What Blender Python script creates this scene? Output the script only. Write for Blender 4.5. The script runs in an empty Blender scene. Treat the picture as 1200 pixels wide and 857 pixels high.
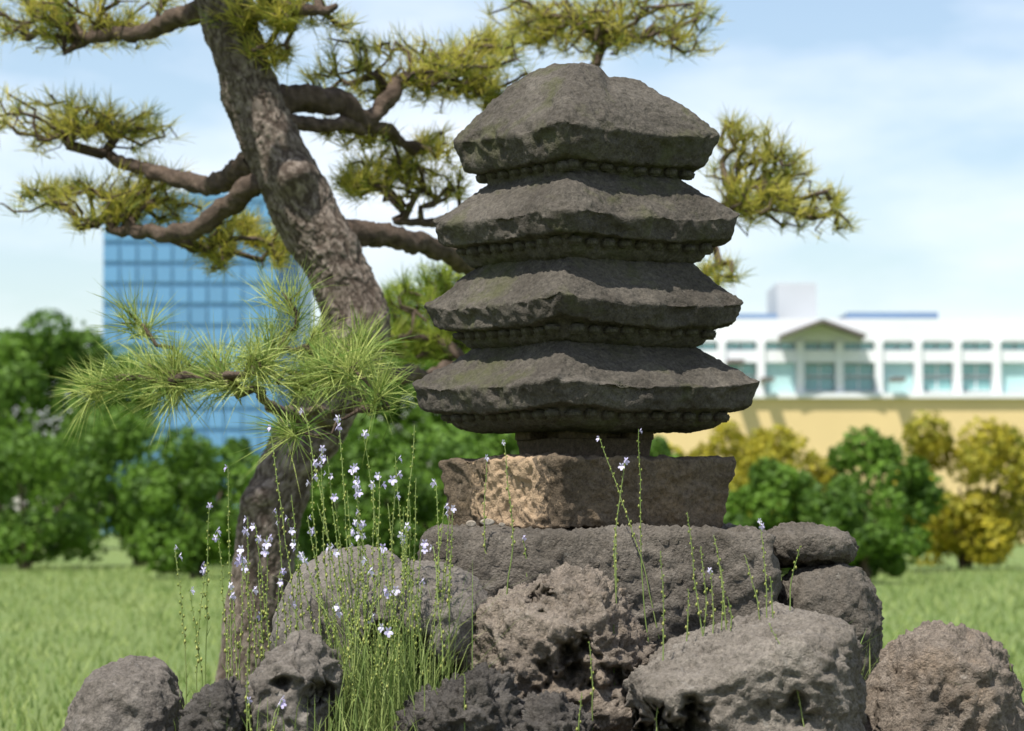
import bpy, bmesh, math, random
import numpy as np
from mathutils import Vector

random.seed(7)
rng = np.random.default_rng(11)
R = math.radians
scene = bpy.context.scene
col = scene.collection

# ------------------------------------------------------------------ camera
CAM_H = 1.0            # eye height above the lawn
F_PX = 3630.0          # focal length in pixels of the 1200x857 photograph
HORIZON = 605.0
PITCH = math.atan((HORIZON - 428.5) / F_PX)
cam_data = bpy.data.cameras.new("camera")
cam_data.sensor_fit = 'HORIZONTAL'
cam_data.sensor_width = 36.0
cam_data.lens = F_PX / 1200.0 * 36.0
cam_data.clip_start = 0.1
cam_data.clip_end = 6000.0
cam_data.dof.use_dof = True
cam_data.dof.focus_distance = 8.35
cam_data.dof.aperture_fstop = 5.0
cam_data.dof.aperture_blades = 7
cam = bpy.data.objects.new("camera", cam_data)
cam.location = (0, 0, CAM_H)
cam.rotation_euler = (R(90) + PITCH, 0, 0)
col.objects.link(cam)
scene.camera = cam

# ------------------------------------------------------------------ light
SUN_EL = R(63)
SUN_AZ = (-0.60, -0.80)                      # towards the sun, on the ground
SUN_ROT = math.atan2(SUN_AZ[0], SUN_AZ[1])
world = bpy.data.worlds.new("World")
scene.world = world
world.use_nodes = True
wn = world.node_tree
wn.nodes.clear()
w_out = wn.nodes.new('ShaderNodeOutputWorld')
w_bg = wn.nodes.new('ShaderNodeBackground')
w_sky = wn.nodes.new('ShaderNodeTexSky')
w_sky.sky_type = 'NISHITA'
w_sky.sun_disc = False
w_sky.sun_elevation = SUN_EL
w_sky.sun_rotation = SUN_ROT
w_sky.air_density = 1.0
w_sky.dust_density = 0.7
w_sky.ozone_density = 1.2
w_bg.inputs['Strength'].default_value = 0.11
w_tc = wn.nodes.new('ShaderNodeTexCoord')
w_map = wn.nodes.new('ShaderNodeMapping')
w_map.inputs['Scale'].default_value = (2.2, 2.2, 7.0)
w_map.inputs['Location'].default_value = (0.35, 0.0, 0.62)
w_noise = wn.nodes.new('ShaderNodeTexNoise')
w_noise.inputs['Scale'].default_value = 2.4
w_noise.inputs['Detail'].default_value = 7.0
w_noise.inputs['Roughness'].default_value = 0.52
w_ramp = wn.nodes.new('ShaderNodeMapRange')
w_ramp.inputs['From Min'].default_value = 0.42
w_ramp.inputs['From Max'].default_value = 0.72
w_ramp.inputs['To Min'].default_value = 0.08
w_mix = wn.nodes.new('ShaderNodeMix')
w_mix.data_type = 'RGBA'
w_mix.inputs['B'].default_value = (7.3, 7.7, 8.5, 1)
wn.links.new(w_tc.outputs['Generated'], w_map.inputs['Vector'])
wn.links.new(w_map.outputs['Vector'], w_noise.inputs['Vector'])
wn.links.new(w_noise.outputs['Fac'], w_ramp.inputs['Value'])
wn.links.new(w_ramp.outputs['Result'], w_mix.inputs['Factor'])
wn.links.new(w_sky.outputs['Color'], w_mix.inputs['A'])
wn.links.new(w_mix.outputs['Result'], w_bg.inputs['Color'])
wn.links.new(w_bg.outputs['Background'], w_out.inputs['Surface'])

sun_data = bpy.data.lights.new("sun", 'SUN')
sun_data.energy = 5.0
sun_data.angle = R(0.53)
sun_data.color = (1.0, 0.955, 0.88)
sun = bpy.data.objects.new("sun", sun_data)
sv = Vector((SUN_AZ[0] * math.cos(SUN_EL), SUN_AZ[1] * math.cos(SUN_EL), math.sin(SUN_EL)))
sun.rotation_euler = sv.to_track_quat('Z', 'Y').to_euler()
sun.location = (-20, -30, 60)
col.objects.link(sun)

scene.view_settings.view_transform = 'Standard'
scene.view_settings.look = 'None'
scene.view_settings.gamma = 1.0
scene.view_settings.use_curve_mapping = False
scene.view_settings.exposure = 0.5

# ------------------------------------------------------------------ helpers
CAMP = np.array([0.0, 0.0, CAM_H])
FWD = np.array([0, math.cos(PITCH), math.sin(PITCH)])
UPV = np.array([0, -math.sin(PITCH), math.cos(PITCH)])


def P(px, py, d):
    """point at world depth y = d behind pixel (px, py) of the photograph"""
    ray = FWD + np.array([1.0, 0, 0]) * (px - 600.0) / F_PX + UPV * (428.5 - py) / F_PX
    return CAMP + ray * (d / ray[1])


def project(v):
    q = v - CAMP
    z = q @ FWD
    return np.stack([600 + F_PX * q[:, 0] / z, 428.5 - F_PX * (q @ UPV) / z, z], 1)


def tag(o, label=None, cat=None, group=None, kind=None):
    if label: o["label"] = label
    if cat: o["category"] = cat
    if group: o["group"] = group
    if kind: o["kind"] = kind
    return o


def empty(name, loc):
    o = bpy.data.objects.new(name, None)
    o.location = loc
    o.empty_display_size = 0.05
    col.objects.link(o)
    return o


def mesh_np(name, v, faces, smooth=True):
    """faces: (n,3) or (n,4) int array, or list of arrays"""
    if not isinstance(faces, list):
        faces = [faces]
    me = bpy.data.meshes.new(name)
    v = np.asarray(v, dtype=np.float32)
    loops = np.concatenate([f.ravel() for f in faces]).astype(np.int32)
    tot = np.concatenate([np.full(len(f), f.shape[1], dtype=np.int32) for f in faces])
    start = np.concatenate([[0], np.cumsum(tot)[:-1]]).astype(np.int32)
    me.vertices.add(len(v)); me.vertices.foreach_set("co", v.ravel())
    me.loops.add(len(loops)); me.loops.foreach_set("vertex_index", loops)
    me.polygons.add(len(tot))
    me.polygons.foreach_set("loop_start", start)
    me.polygons.foreach_set("loop_total", tot)
    me.polygons.foreach_set("use_smooth", np.full(len(tot), smooth, dtype=bool))
    me.update(calc_edges=True)
    me.validate()
    return me


def mk(name, v, faces, mat, parent=None, smooth=True, origin=None, attr=None):
    """world-space vertices -> one object. Under a root its vertices are relative to the root."""
    v = np.asarray(v, dtype=np.float64)
    if parent is not None:
        root = parent
        while root.parent is not None:
            root = root.parent
        off = np.array(root.location)
    elif origin is not None:
        off = np.array(origin)
    else:
        off = np.array([v[:, 0].mean(), v[:, 1].mean(), v[:, 2].min()])
    me = mesh_np(name, v - off, faces, smooth)
    me.materials.append(mat)
    if attr is not None:
        a = me.attributes.new("tint", 'FLOAT', 'POINT')
        a.data.foreach_set("value", np.asarray(attr, dtype=np.float32))
    o = bpy.data.objects.new(name, me)
    if parent is not None:
        o.parent = parent
    else:
        o.location = off
    col.objects.link(o)
    return o


def box_vf(x0, x1, y0, y1, z0, z1):
    v = np.array([[x, y, z] for z in (z0, z1) for y in (y0, y1) for x in (x0, x1)], float)
    f = np.array([[0, 2, 3, 1], [4, 5, 7, 6], [0, 1, 5, 4], [2, 6, 7, 3], [0, 4, 6, 2], [1, 3, 7, 5]])
    return v, f


def join_vf(parts):
    vs, fs, n = [], [], 0
    for v, f in parts:
        vs.append(v); fs.append(f + n); n += len(v)
    return np.concatenate(vs), np.concatenate(fs)


# ---- vectorised noise
def _hash(ix, iy, iz, seed):
    h = (ix.astype(np.uint32) * np.uint32(374761393) + iy.astype(np.uint32) * np.uint32(668265263)
         + iz.astype(np.uint32) * np.uint32(2147483647 - 58) + np.uint32(seed * 144665 + 17))
    h = (h ^ (h >> np.uint32(13))) * np.uint32(1274126177)
    h = (h ^ (h >> np.uint32(15))) * np.uint32(2246822519)
    return h ^ (h >> np.uint32(16))


def _u(h):
    return h.astype(np.float64) / 4294967295.0


def gnoise(p, seed=0):
    i = np.floor(p).astype(np.int64); f = p - i
    u = f * f * f * (f * (f * 6 - 15) + 10)
    out = 0
    for dx in (0, 1):
        for dy in (0, 1):
            for dz in (0, 1):
                h = _hash(i[:, 0] + dx, i[:, 1] + dy, i[:, 2] + dz, seed)
                gx = (h & np.uint32(1023)).astype(float) / 511.5 - 1
                gy = ((h >> np.uint32(10)) & np.uint32(1023)).astype(float) / 511.5 - 1
                gz = ((h >> np.uint32(20)) & np.uint32(1023)).astype(float) / 511.5 - 1
                d = gx * (f[:, 0] - dx) + gy * (f[:, 1] - dy) + gz * (f[:, 2] - dz)
                w = (u[:, 0] if dx else 1 - u[:, 0]) * (u[:, 1] if dy else 1 - u[:, 1]) * (u[:, 2] if dz else 1 - u[:, 2])
                out = out + w * d
    return out


def fbm(p, octv=4, seed=0, gain=0.5, lac=2.03):
    a, s = 1.0, 0
    for k in range(octv):
        s = s + a * gnoise(p + 13.7 * k, seed + k)
        p = p * lac; a *= gain
    return s


def ridged(p, octv=4, seed=0, gain=0.5):
    a, s = 1.0, 0
    for k in range(octv):
        n = 1 - np.abs(gnoise(p + 7.1 * k, seed + k)) * 2
        s = s + a * n * n
        p = p * 2.07; a *= gain
    return s - 1.0


def worley(p, seed=0):
    i = np.floor(p).astype(np.int64)
    f1 = np.full(len(p), 9.0); f2 = np.full(len(p), 9.0)
    for dx in (-1, 0, 1):
        for dy in (-1, 0, 1):
            for dz in (-1, 0, 1):
                c = i + np.array([dx, dy, dz])
                h = _hash(c[:, 0], c[:, 1], c[:, 2], seed)
                q = np.stack([_u(h), _u(h * np.uint32(747796405) + np.uint32(1)), _u(h * np.uint32(2891336453) + np.uint32(7))], 1)
                d = np.linalg.norm(c + q - p, axis=1)
                m = d < f1
                f2 = np.where(m, f1, np.minimum(f2, d))
                f1 = np.where(m, d, f1)
    return f1, f2


def sstep(a, b, x):
    t = np.clip((x - a) / (b - a), 0, 1)
    return t * t * (3 - 2 * t)


# ------------------------------------------------------------------ materials
def new_mat(name):
    m = bpy.data.materials.new(name)
    m.use_nodes = True
    nt = m.node_tree
    b = nt.nodes.get('Principled BSDF')
    return m, nt, b


def node(nt, kind, **kw):
    n = nt.nodes.new(kind)
    for k, v in kw.items():
        if k in n.inputs.keys():
            n.inputs[k].default_value = v
        else:
            setattr(n, k, v)
    return n


def noise_tex(nt, vec, scale, detail=5, rough=0.55, dist=0.0):
    n = node(nt, 'ShaderNodeTexNoise', Scale=scale, Detail=detail, Roughness=rough, Distortion=dist)
    nt.links.new(vec, n.inputs['Vector'])
    return n.outputs['Fac']


def mrange(nt, val, a, b, c=0.0, d=1.0):
    n = node(nt, 'ShaderNodeMapRange')
    n.inputs['From Min'].default_value = a; n.inputs['From Max'].default_value = b
    n.inputs['To Min'].default_value = c; n.inputs['To Max'].default_value = d
    nt.links.new(val, n.inputs['Value'])
    return n.outputs['Result']


def mixc(nt, fac, a, b, mode='MIX'):
    n = nt.nodes.new('ShaderNodeMix'); n.data_type = 'RGBA'; n.blend_type = mode
    for s, x in (('Factor', fac), ('A', a), ('B', b)):
        if isinstance(x, bpy.types.NodeSocket):
            nt.links.new(x, n.inputs[s])
        elif s == 'Factor':
            n.inputs[s].default_value = x
        else:
            n.inputs[s].default_value = (*x, 1.0)
    return n.outputs['Result']


def stone_mat(name, c1, c2, lichen=(0.3, 0.29, 0.26), lich=0.5, moss=None, moss_amt=0.0, bump=0.5, scale=1.0,
              speck=0.5, patch=None, offset=(0, 0, 0), ochre=None):
    m, nt, b = new_mat(name)
    tc = nt.nodes.new('ShaderNodeTexCoord')
    mp = nt.nodes.new('ShaderNodeMapping')
    mp.inputs['Location'].default_value = offset
    nt.links.new(tc.outputs['Object'], mp.inputs['Vector'])
    v = mp.outputs['Vector']
    c = mixc(nt, mrange(nt, noise_tex(nt, v, 4.5 * scale, 6, 0.6), 0.35, 0.65), c1, c2)
    if ochre:
        c = mixc(nt, mrange(nt, noise_tex(nt, v, 6.0 * scale, 6, 0.65, 0.6), 0.52, 0.7, 0, 0.8), c, ochre)
    # speckle
    sp = mrange(nt, noise_tex(nt, v, 85 * scale, 5, 0.8), 0.32, 0.68, 1 - speck, 1 + speck)
    spc = nt.nodes.new('ShaderNodeCombineColor')
    for k in range(3): nt.links.new(sp, spc.inputs[k])
    c = mixc(nt, 1.0, c, spc.outputs['Color'], 'MULTIPLY')
    # pale lichen flecks and blotches
    l1 = mrange(nt, noise_tex(nt, v, 34 * scale, 5, 0.72), 0.60, 0.72, 0, lich)
    c = mixc(nt, l1, c, lichen)
    l2 = mrange(nt, noise_tex(nt, v, 9 * scale, 7, 0.7, 0.4), 0.60, 0.70, 0, lich * 0.6)
    c = mixc(nt, l2, c, lichen)
    if moss:
        g = mrange(nt, noise_tex(nt, v, 5.5 * scale, 6, 0.65, 0.3), 0.56 - moss_amt * 0.1, 0.70, 0, 0.75)
        c = mixc(nt, g, c, moss)
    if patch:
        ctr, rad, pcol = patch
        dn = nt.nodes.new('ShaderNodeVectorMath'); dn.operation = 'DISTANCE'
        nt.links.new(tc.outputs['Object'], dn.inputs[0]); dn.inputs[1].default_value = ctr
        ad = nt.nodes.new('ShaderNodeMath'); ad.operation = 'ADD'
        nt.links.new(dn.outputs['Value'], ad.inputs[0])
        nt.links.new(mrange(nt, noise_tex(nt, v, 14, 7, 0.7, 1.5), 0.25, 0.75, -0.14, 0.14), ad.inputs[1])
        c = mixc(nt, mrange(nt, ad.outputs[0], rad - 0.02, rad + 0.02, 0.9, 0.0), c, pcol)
    nt.links.new(c, b.inputs['Base Color'])
    b.inputs['Roughness'].default_value = 0.92
    b.inputs['Specular IOR Level'].default_value = 0.2
    n1 = noise_tex(nt, v, 55 * scale, 8, 0.68)
    n2 = noise_tex(nt, v, 190 * scale, 4, 0.7)
    vo = node(nt, 'ShaderNodeTexVoronoi', Scale=75 * scale)
    nt.links.new(v, vo.inputs['Vector'])
    pits = mrange(nt, vo.outputs['Distance'], 0.05, 0.4, -0.6, 0.0)
    s = nt.nodes.new('ShaderNodeMath'); s.operation = 'MULTIPLY_ADD'
    nt.links.new(n2, s.inputs[0]); s.inputs[1].default_value = 0.45; nt.links.new(n1, s.inputs[2])
    s2 = nt.nodes.new('ShaderNodeMath'); s2.operation = 'MULTIPLY_ADD'
    nt.links.new(pits, s2.inputs[0]); s2.inputs[1].default_value = 0.35; nt.links.new(s.outputs[0], s2.inputs[2])
    bp = nt.nodes.new('ShaderNodeBump')
    bp.inputs['Strength'].default_value = bump
    bp.inputs['Distance'].default_value = 0.02
    nt.links.new(s2.outputs[0], bp.inputs['Height'])
    nt.links.new(bp.outputs['Normal'], b.inputs['Normal'])
    return m


def leaf_mat(name, ca, cb, trans=0.35, rough=0.6):
    """ca..cb by the per-leaf 'tint' attribute; some light passes through"""
    m, nt, b = new_mat(name)
    at = nt.nodes.new('ShaderNodeAttribute'); at.attribute_name = "tint"
    c = mixc(nt, at.outputs['Fac'], ca, cb)
    nt.links.new(c, b.inputs['Base Color'])
    b.inputs['Roughness'].default_value = rough
    b.inputs['Specular IOR Level'].default_value = 0.3
    tr = nt.nodes.new('ShaderNodeBsdfTranslucent')
    nt.links.new(c, tr.inputs['Color'])
    ms = nt.nodes.new('ShaderNodeMixShader'); ms.inputs['Fac'].default_value = trans
    out = nt.nodes.get('Material Output')
    nt.links.new(b.outputs['BSDF'], ms.inputs[1]); nt.links.new(tr.outputs['BSDF'], ms.inputs[2])
    nt.links.new(ms.outputs['Shader'], out.inputs['Surface'])
    return m


def plain_mat(name, c, rough=0.7, var=0.12, scale=3.0, spec=0.3, metal=0.0):
    m, nt, b = new_mat(name)
    tc = nt.nodes.new('ShaderNodeTexCoord')
    n = noise_tex(nt, tc.outputs['Object'], scale, 6, 0.6)
    lo = tuple(x * (1 - var) for x in c); hi = tuple(min(1, x * (1 + var)) for x in c)
    nt.links.new(mixc(nt, mrange(nt, n, 0.3, 0.7), lo, hi), b.inputs['Base Color'])
    b.inputs['Roughness'].default_value = rough
    b.inputs['Specular IOR Level'].default_value = spec
    b.inputs['Metallic'].default_value = metal
    return m


def bark_mat(name, ca, cb, cc):
    m, nt, b = new_mat(name)
    tc = nt.nodes.new('ShaderNodeTexCoord')
    v = tc.outputs['Object']
    at = nt.nodes.new('ShaderNodeAttribute'); at.attribute_name = "tint"
    c = mixc(nt, mrange(nt, noise_tex(nt, v, 22, 6, 0.65), 0.35, 0.65), ca, cb)
    c = mixc(nt, mrange(nt, at.outputs['Fac'], 0.2, 0.75, 0.9, 0.0), c, cc)
    nt.links.new(c, b.inputs['Base Color'])
    b.inputs['Roughness'].default_value = 0.9
    b.inputs['Specular IOR Level'].default_value = 0.2
    bp = nt.nodes.new('ShaderNodeBump'); bp.inputs['Strength'].default_value = 0.9; bp.inputs['Distance'].default_value = 0.02
    nt.links.new(noise_tex(nt, v, 60, 7, 0.7), bp.inputs['Height'])
    nt.links.new(bp.outputs['Normal'], b.inputs['Normal'])
    return m


M = {}
M['roof'] = stone_mat('weathered_dark_stone', (0.052, 0.045, 0.036), (0.096, 0.085, 0.070), (0.21, 0.19, 0.16), 0.4,
                      (0.07, 0.075, 0.026), 0.35, 0.55)
M['shaft'] = stone_mat('brown_shaft_stone', (0.075, 0.055, 0.037), (0.12, 0.09, 0.062), (0.22, 0.19, 0.15), 0.3, bump=0.5)
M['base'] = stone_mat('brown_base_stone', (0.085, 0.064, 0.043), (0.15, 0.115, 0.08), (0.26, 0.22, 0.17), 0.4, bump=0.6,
                      ochre=(0.19, 0.135, 0.08), patch=((-0.30, -0.27, 0.085), 0.19, (0.42, 0.30, 0.19)))  # pale patch: flaked stone, with the sunlit area of the face painted in
M['slab'] = stone_mat('rough_grey_brown_stone', (0.095, 0.082, 0.066), (0.175, 0.153, 0.127), (0.30, 0.28, 0.24), 0.6, bump=0.9)
M['rock_grey'] = stone_mat('smooth_grey_rock', (0.108, 0.094, 0.080), (0.180, 0.161, 0.140), (0.3, 0.29, 0.27), 0.5, bump=0.55)
M['rock_brown'] = stone_mat('pitted_brown_rock', (0.165, 0.135, 0.107), (0.275, 0.23, 0.185), (0.45, 0.41, 0.36), 0.6, bump=1.0,
                            ochre=(0.25, 0.19, 0.135))
M['rock_dark'] = stone_mat('dark_pitted_rock', (0.066, 0.059, 0.052), (0.145, 0.13, 0.114), (0.24, 0.23, 0.22), 0.5, bump=1.0)
M['rock_light'] = stone_mat('pale_grey_rock', (0.132, 0.114, 0.094), (0.215, 0.19, 0.16), (0.36, 0.34, 0.31), 0.5, bump=0.75)
M['pebble'] = stone_mat('pale_pebble', (0.2, 0.16, 0.12), (0.34, 0.31, 0.26), (0.5, 0.48, 0.44), 0.4, bump=0.3, scale=3)
M['bark'] = bark_mat('pine_bark', (0.16, 0.125, 0.098), (0.33, 0.275, 0.23), (0.060, 0.043, 0.032))
M['twig'] = bark_mat('pine_twig_bark', (0.10, 0.070, 0.050), (0.17, 0.125, 0.095), (0.05, 0.036, 0.027))
M['needle_old'] = leaf_mat('pine_needles', (0.13, 0.19, 0.03), (0.62, 0.54, 0.10), 0.42)
M['needle_green'] = leaf_mat('bright_green_needles', (0.10, 0.19, 0.022), (0.40, 0.46, 0.07), 0.42)
M['needle_near'] = leaf_mat('long_pine_needles', (0.11, 0.20, 0.03), (0.47, 0.52, 0.15), 0.3)
M['leaf_green'] = leaf_mat('green_leaves', (0.03, 0.075, 0.010), (0.165, 0.30, 0.032), 0.38)
M['leaf_yellow'] = leaf_mat('yellow_green_leaves', (0.13, 0.17, 0.02), (0.52, 0.43, 0.035), 0.35)
M['stem'] = leaf_mat('toadflax_stem', (0.17, 0.25, 0.06), (0.31, 0.38, 0.13), 0.25)
M['pod'] = leaf_mat('toadflax_pod', (0.21, 0.29, 0.05), (0.43, 0.44, 0.13), 0.3)
M['petal'] = leaf_mat('lavender_petal', (0.50, 0.44, 0.72), (0.80, 0.77, 0.90), 0.3)
M['grass'] = leaf_mat('grass_blades', (0.12, 0.20, 0.04), (0.34, 0.40, 0.13), 0.35)
M['dry'] = leaf_mat('dry_straw', (0.32, 0.25, 0.12), (0.5, 0.43, 0.25), 0.25)

# ------------------------------------------------------------------ terrain
def ground_z(x, y):
    x = np.asarray(x, float); y = np.asarray(y, float)
    m = 0.42 * np.exp(-(((x - 0.1) / 1.75) ** 4)) * sstep(5.6, 7.6, y) * (1 - sstep(9.6, 11.6, y))
    p = np.stack([x * 1.7, y * 1.7, x * 0], -1).reshape(-1, 3)
    m = m + 0.03 * fbm(p, 3, 5).reshape(x.shape) * np.exp(-((y - 8) / 8) ** 2)
    return m


gx = np.concatenate([-np.geomspace(3000, 2.6, 34), np.linspace(-2.5, 2.5, 110), np.geomspace(2.6, 3000, 34)])
gy = np.concatenate([-np.geomspace(800, 1, 14), np.linspace(0, 5.4, 16), np.linspace(5.5, 12.5, 140), np.geomspace(12.7, 4500, 60)])
GX, GY = np.meshgrid(gx, gy)
GZ = ground_z(GX, GY)
gv = np.stack([GX.ravel(), GY.ravel(), GZ.ravel()], 1)
ii = np.arange(len(gy) - 1)[:, None] * len(gx) + np.arange(len(gx) - 1)[None, :]
gf = np.stack([ii, ii + 1, ii + 1 + len(gx), ii + len(gx)], -1).reshape(-1, 4)
gm, gnt, gb = new_mat('lawn_and_soil')
gtc = gnt.nodes.new('ShaderNodeTexCoord')
gvec = gtc.outputs['Object']
grass_c = mixc(gnt, mrange(gnt, noise_tex(gnt, gvec, 0.35, 6, 0.6), 0.35, 0.65), (0.11, 0.17, 0.03), (0.19, 0.23, 0.06))
grass_c = mixc(gnt, mrange(gnt, noise_tex(gnt, gvec, 25, 4, 0.7), 0.3, 0.7), grass_c, (0.10, 0.15, 0.03))
soil_c = mixc(gnt, mrange(gnt, noise_tex(gnt, gvec, 9, 6, 0.65), 0.35, 0.65), (0.05, 0.037, 0.025), (0.10, 0.078, 0.055))
sepz = gnt.nodes.new('ShaderNodeSeparateXYZ'); gnt.links.new(gvec, sepz.inputs[0])
gnt.links.new(mixc(gnt, mrange(gnt, sepz.outputs['Z'], 0.06, 0.2), grass_c, soil_c), gb.inputs['Base Color'])
gb.inputs['Roughness'].default_value = 0.95
gbp = gnt.nodes.new('ShaderNodeBump'); gbp.inputs['Strength'].default_value = 0.8; gbp.inputs['Distance'].default_value = 0.03
gnt.links.new(noise_tex(gnt, gvec, 30, 7, 0.7), gbp.inputs['Height']); gnt.links.new(gbp.outputs['Normal'], gb.inputs['Normal'])
ground = mk('ground', gv, gf, gm, origin=(0, 0, 0))
tag(ground, 'lawn rising to the bare soil mound under the rocks', 'ground', kind='structure')

# ------------------------------------------------------------------ rocks
_ico = {}
def ico(sub):
    if sub not in _ico:
        bm = bmesh.new()
        bmesh.ops.create_icosphere(bm, subdivisions=sub, radius=1.0)
        me = bpy.data.meshes.new("tmp"); bm.to_mesh(me); bm.free()
        v = np.zeros(len(me.vertices) * 3); me.vertices.foreach_get("co", v)
        f = np.zeros(len(me.loops), dtype=np.int32); me.loops.foreach_get("vertex_index", f)
        bpy.data.meshes.remove(me)
        _ico[sub] = (v.reshape(-1, 3), f.reshape(-1, 3))
    return _ico[sub]


def hull_planes(pts):
    bm = bmesh.new()
    for p in pts: bm.verts.new(p)
    r = bmesh.ops.convex_hull(bm, input=bm.verts)
    bm.normal_update()
    c = np.mean([np.array(v.co) for v in bm.verts if v.link_faces], axis=0)
    pl = {}
    for f in bm.faces:
        n = np.array(f.normal); d = float(n @ (np.array(f.verts[0].co) - c))
        if d < 0: n, d = -n, -d
        if d < 1e-4: continue
        pl[tuple(np.round(n, 2))] = (n, d)
    bm.free()
    return c, np.array([x[0] for x in pl.values()]), np.array([x[1] for x in pl.values()])


def hull_surface(pts, sub, k=16):
    c, N, D = hull_planes(pts)
    dirs, f = ico(sub)
    q = np.maximum(dirs @ (N / D[:, None]).T, 0)
    r = (q ** k).sum(1) ** (-1.0 / k)
    return c, dirs, f, c + dirs * r[:, None]


def vnormals(v, f):
    if f.shape[1] == 4:
        f = np.concatenate([f[:, [0, 1, 2]], f[:, [0, 2, 3]]])
    fn = np.cross(v[f[:, 1]] - v[f[:, 0]], v[f[:, 2]] - v[f[:, 0]])
    n = np.zeros_like(v)
    for k in range(3):
        for a in range(3):
            n[:, a] += np.bincount(f[:, k], weights=fn[:, a], minlength=len(v))
    return n / np.maximum(np.linalg.norm(n, axis=1), 1e-12)[:, None]


ROCK_V = []      # for rooting the plants


def sil(points, d, thick, shrink=0.62, bias=(0, 0)):
    """hull points of a boulder: its outline at depth d, drawn in towards front and back"""
    pts = np.array([P(x, y, d) for x, y in points])
    c = pts.mean(0)
    out = list(pts)
    for s, t in ((-0.5, shrink), (0.5, shrink)):
        for p in pts:
            q = c + (p - c) * t + np.array([0, s * thick, 0])
            q[0] += bias[0] * (-s); q[2] += bias[1] * (-s)
            out.append(q)
    for p in pts:
        out.append(c + (p - c) * 0.93 + np.array([0, -0.28 * thick, 0]))
        out.append(c + (p - c) * 0.93 + np.array([0, 0.28 * thick, 0]))
    return out


def rock(name, pts, mat, label, sub=6, k=14, seed=0, low=0.03, mid=0.012, fine=0.004, crack=0.0, pit=0.0, strata=None,
         dents=(), cat='rock', group=None, parent=None, facet=0.0, rough=0.0):
    c, dirs, f, v = hull_surface(pts, sub, k)
    n = vnormals(v, f)
    s = seed * 3.1
    d = low * fbm(v * 4.0 + s, 3, seed)
    if facet:
        f1, f2 = worley(v * 5.0 + s, seed + 50)
        d -= facet * f1
    d += mid * (ridged(v * 13.0 + s, 4, seed + 9, 0.55))
    if rough:
        d += rough * (ridged(v * 34.0 + s, 4, seed + 17, 0.6) + 0.8 * fbm(v * 20 + s, 3, seed + 18))
    if strata is not None:
        axis, freq, amp = strata
        a = np.array(axis, float); a /= np.linalg.norm(a)
        w = v + 0.05 * np.stack([fbm(v * 5 + 3, 2, seed), fbm(v * 5 + 31, 2, seed), fbm(v * 5 + 77, 2, seed)], 1)
        t = (w @ a)[:, None] * a
        q = t * freq + (w - t) * freq * 0.22
        d += amp * ridged(q + s, 3, seed + 21)
    if crack:
        f1, f2 = worley(v * 7.0 + 0.35 * np.stack([fbm(v * 9, 2, 3), fbm(v * 9 + 9, 2, 4), fbm(v * 9 + 19, 2, 5)], 1) + s, seed + 70)
        d -= crack * (1 - sstep(0.0, 0.16, f2 - f1))
        d += crack * 0.9 * (_u(_hash(np.floor(f1 * 1e3).astype(np.int64), np.zeros(len(v), np.int64), np.zeros(len(v), np.int64), 1)) * 0)
    v2 = v + n * d[:, None]
    for (px, py, dd, rad, dep) in dents:
        ctr = P(px, py, dd)
        # hollows go in along the view's depth and a little down
        wx = v2[:, 0] - ctr[0] + rad * 1.3 * fbm(v2 * 9 + 3, 4, seed + 40, 0.6)
        wz = v2[:, 2] - ctr[2] + rad * 1.3 * fbm(v2 * 9 + 33, 4, seed + 41, 0.6)
        g = np.exp(-((wx ** 2 + wz ** 2 * 1.6) / (rad * rad)) ** 2)
        g = g * (n[:, 1] < 0.25) * (1 + 0.8 * ridged(v2 * 16, 3, seed))
        v2[:, 1] += dep * g
    if pit:
        f1, f2 = worley(v2 * 26.0 + s, seed + 90)
        g1, g2 = worley(v2 * 55.0 + s, seed + 91)
        msk = sstep(-0.15, 0.35, fbm(v2 * 6 + 5, 3, seed + 3))
        v2 = v2 - n * (pit * msk * ((1 - sstep(0.1, 0.5, f1)) + 0.45 * (1 - sstep(0.1, 0.5, g1))))[:, None]
    v2 = v2 + n * (fine * (fbm(v2 * 46.0 + s, 4, seed + 30, 0.6)))[:, None]
    o = mk(name, v2, f, mat, parent=parent)
    if parent is None:
        tag(o, label, cat, group)
        ROCK_V.append(v2)
    return o


# slab that carries the pagoda
SLAB_TOP = P(690, 622, 8.55)[2]
def slab_pts():
    pts = []
    for (x, yt) in ((500, 624), (905, 625)):
        for d in (8.38, 9.65):
            pts.append((P(x, yt, 8.4)[0], d, SLAB_TOP))
    for (x) in (488, 915):
        for d in (8.34, 9.7):
            pts.append((P(x, 650, 8.4)[0], d, SLAB_TOP - 0.09))
            pts.append((P(x, 650, 8.4)[0], d, 0.35))
    return pts
rock('stone_slab', slab_pts(), M['slab'], 'rough-hewn brown grey stone slab carrying the pagoda', sub=7, k=34, seed=3,
     low=0.016, mid=0.016, fine=0.008, pit=0.014, crack=0.004, rough=0.006, cat='stone slab')

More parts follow.
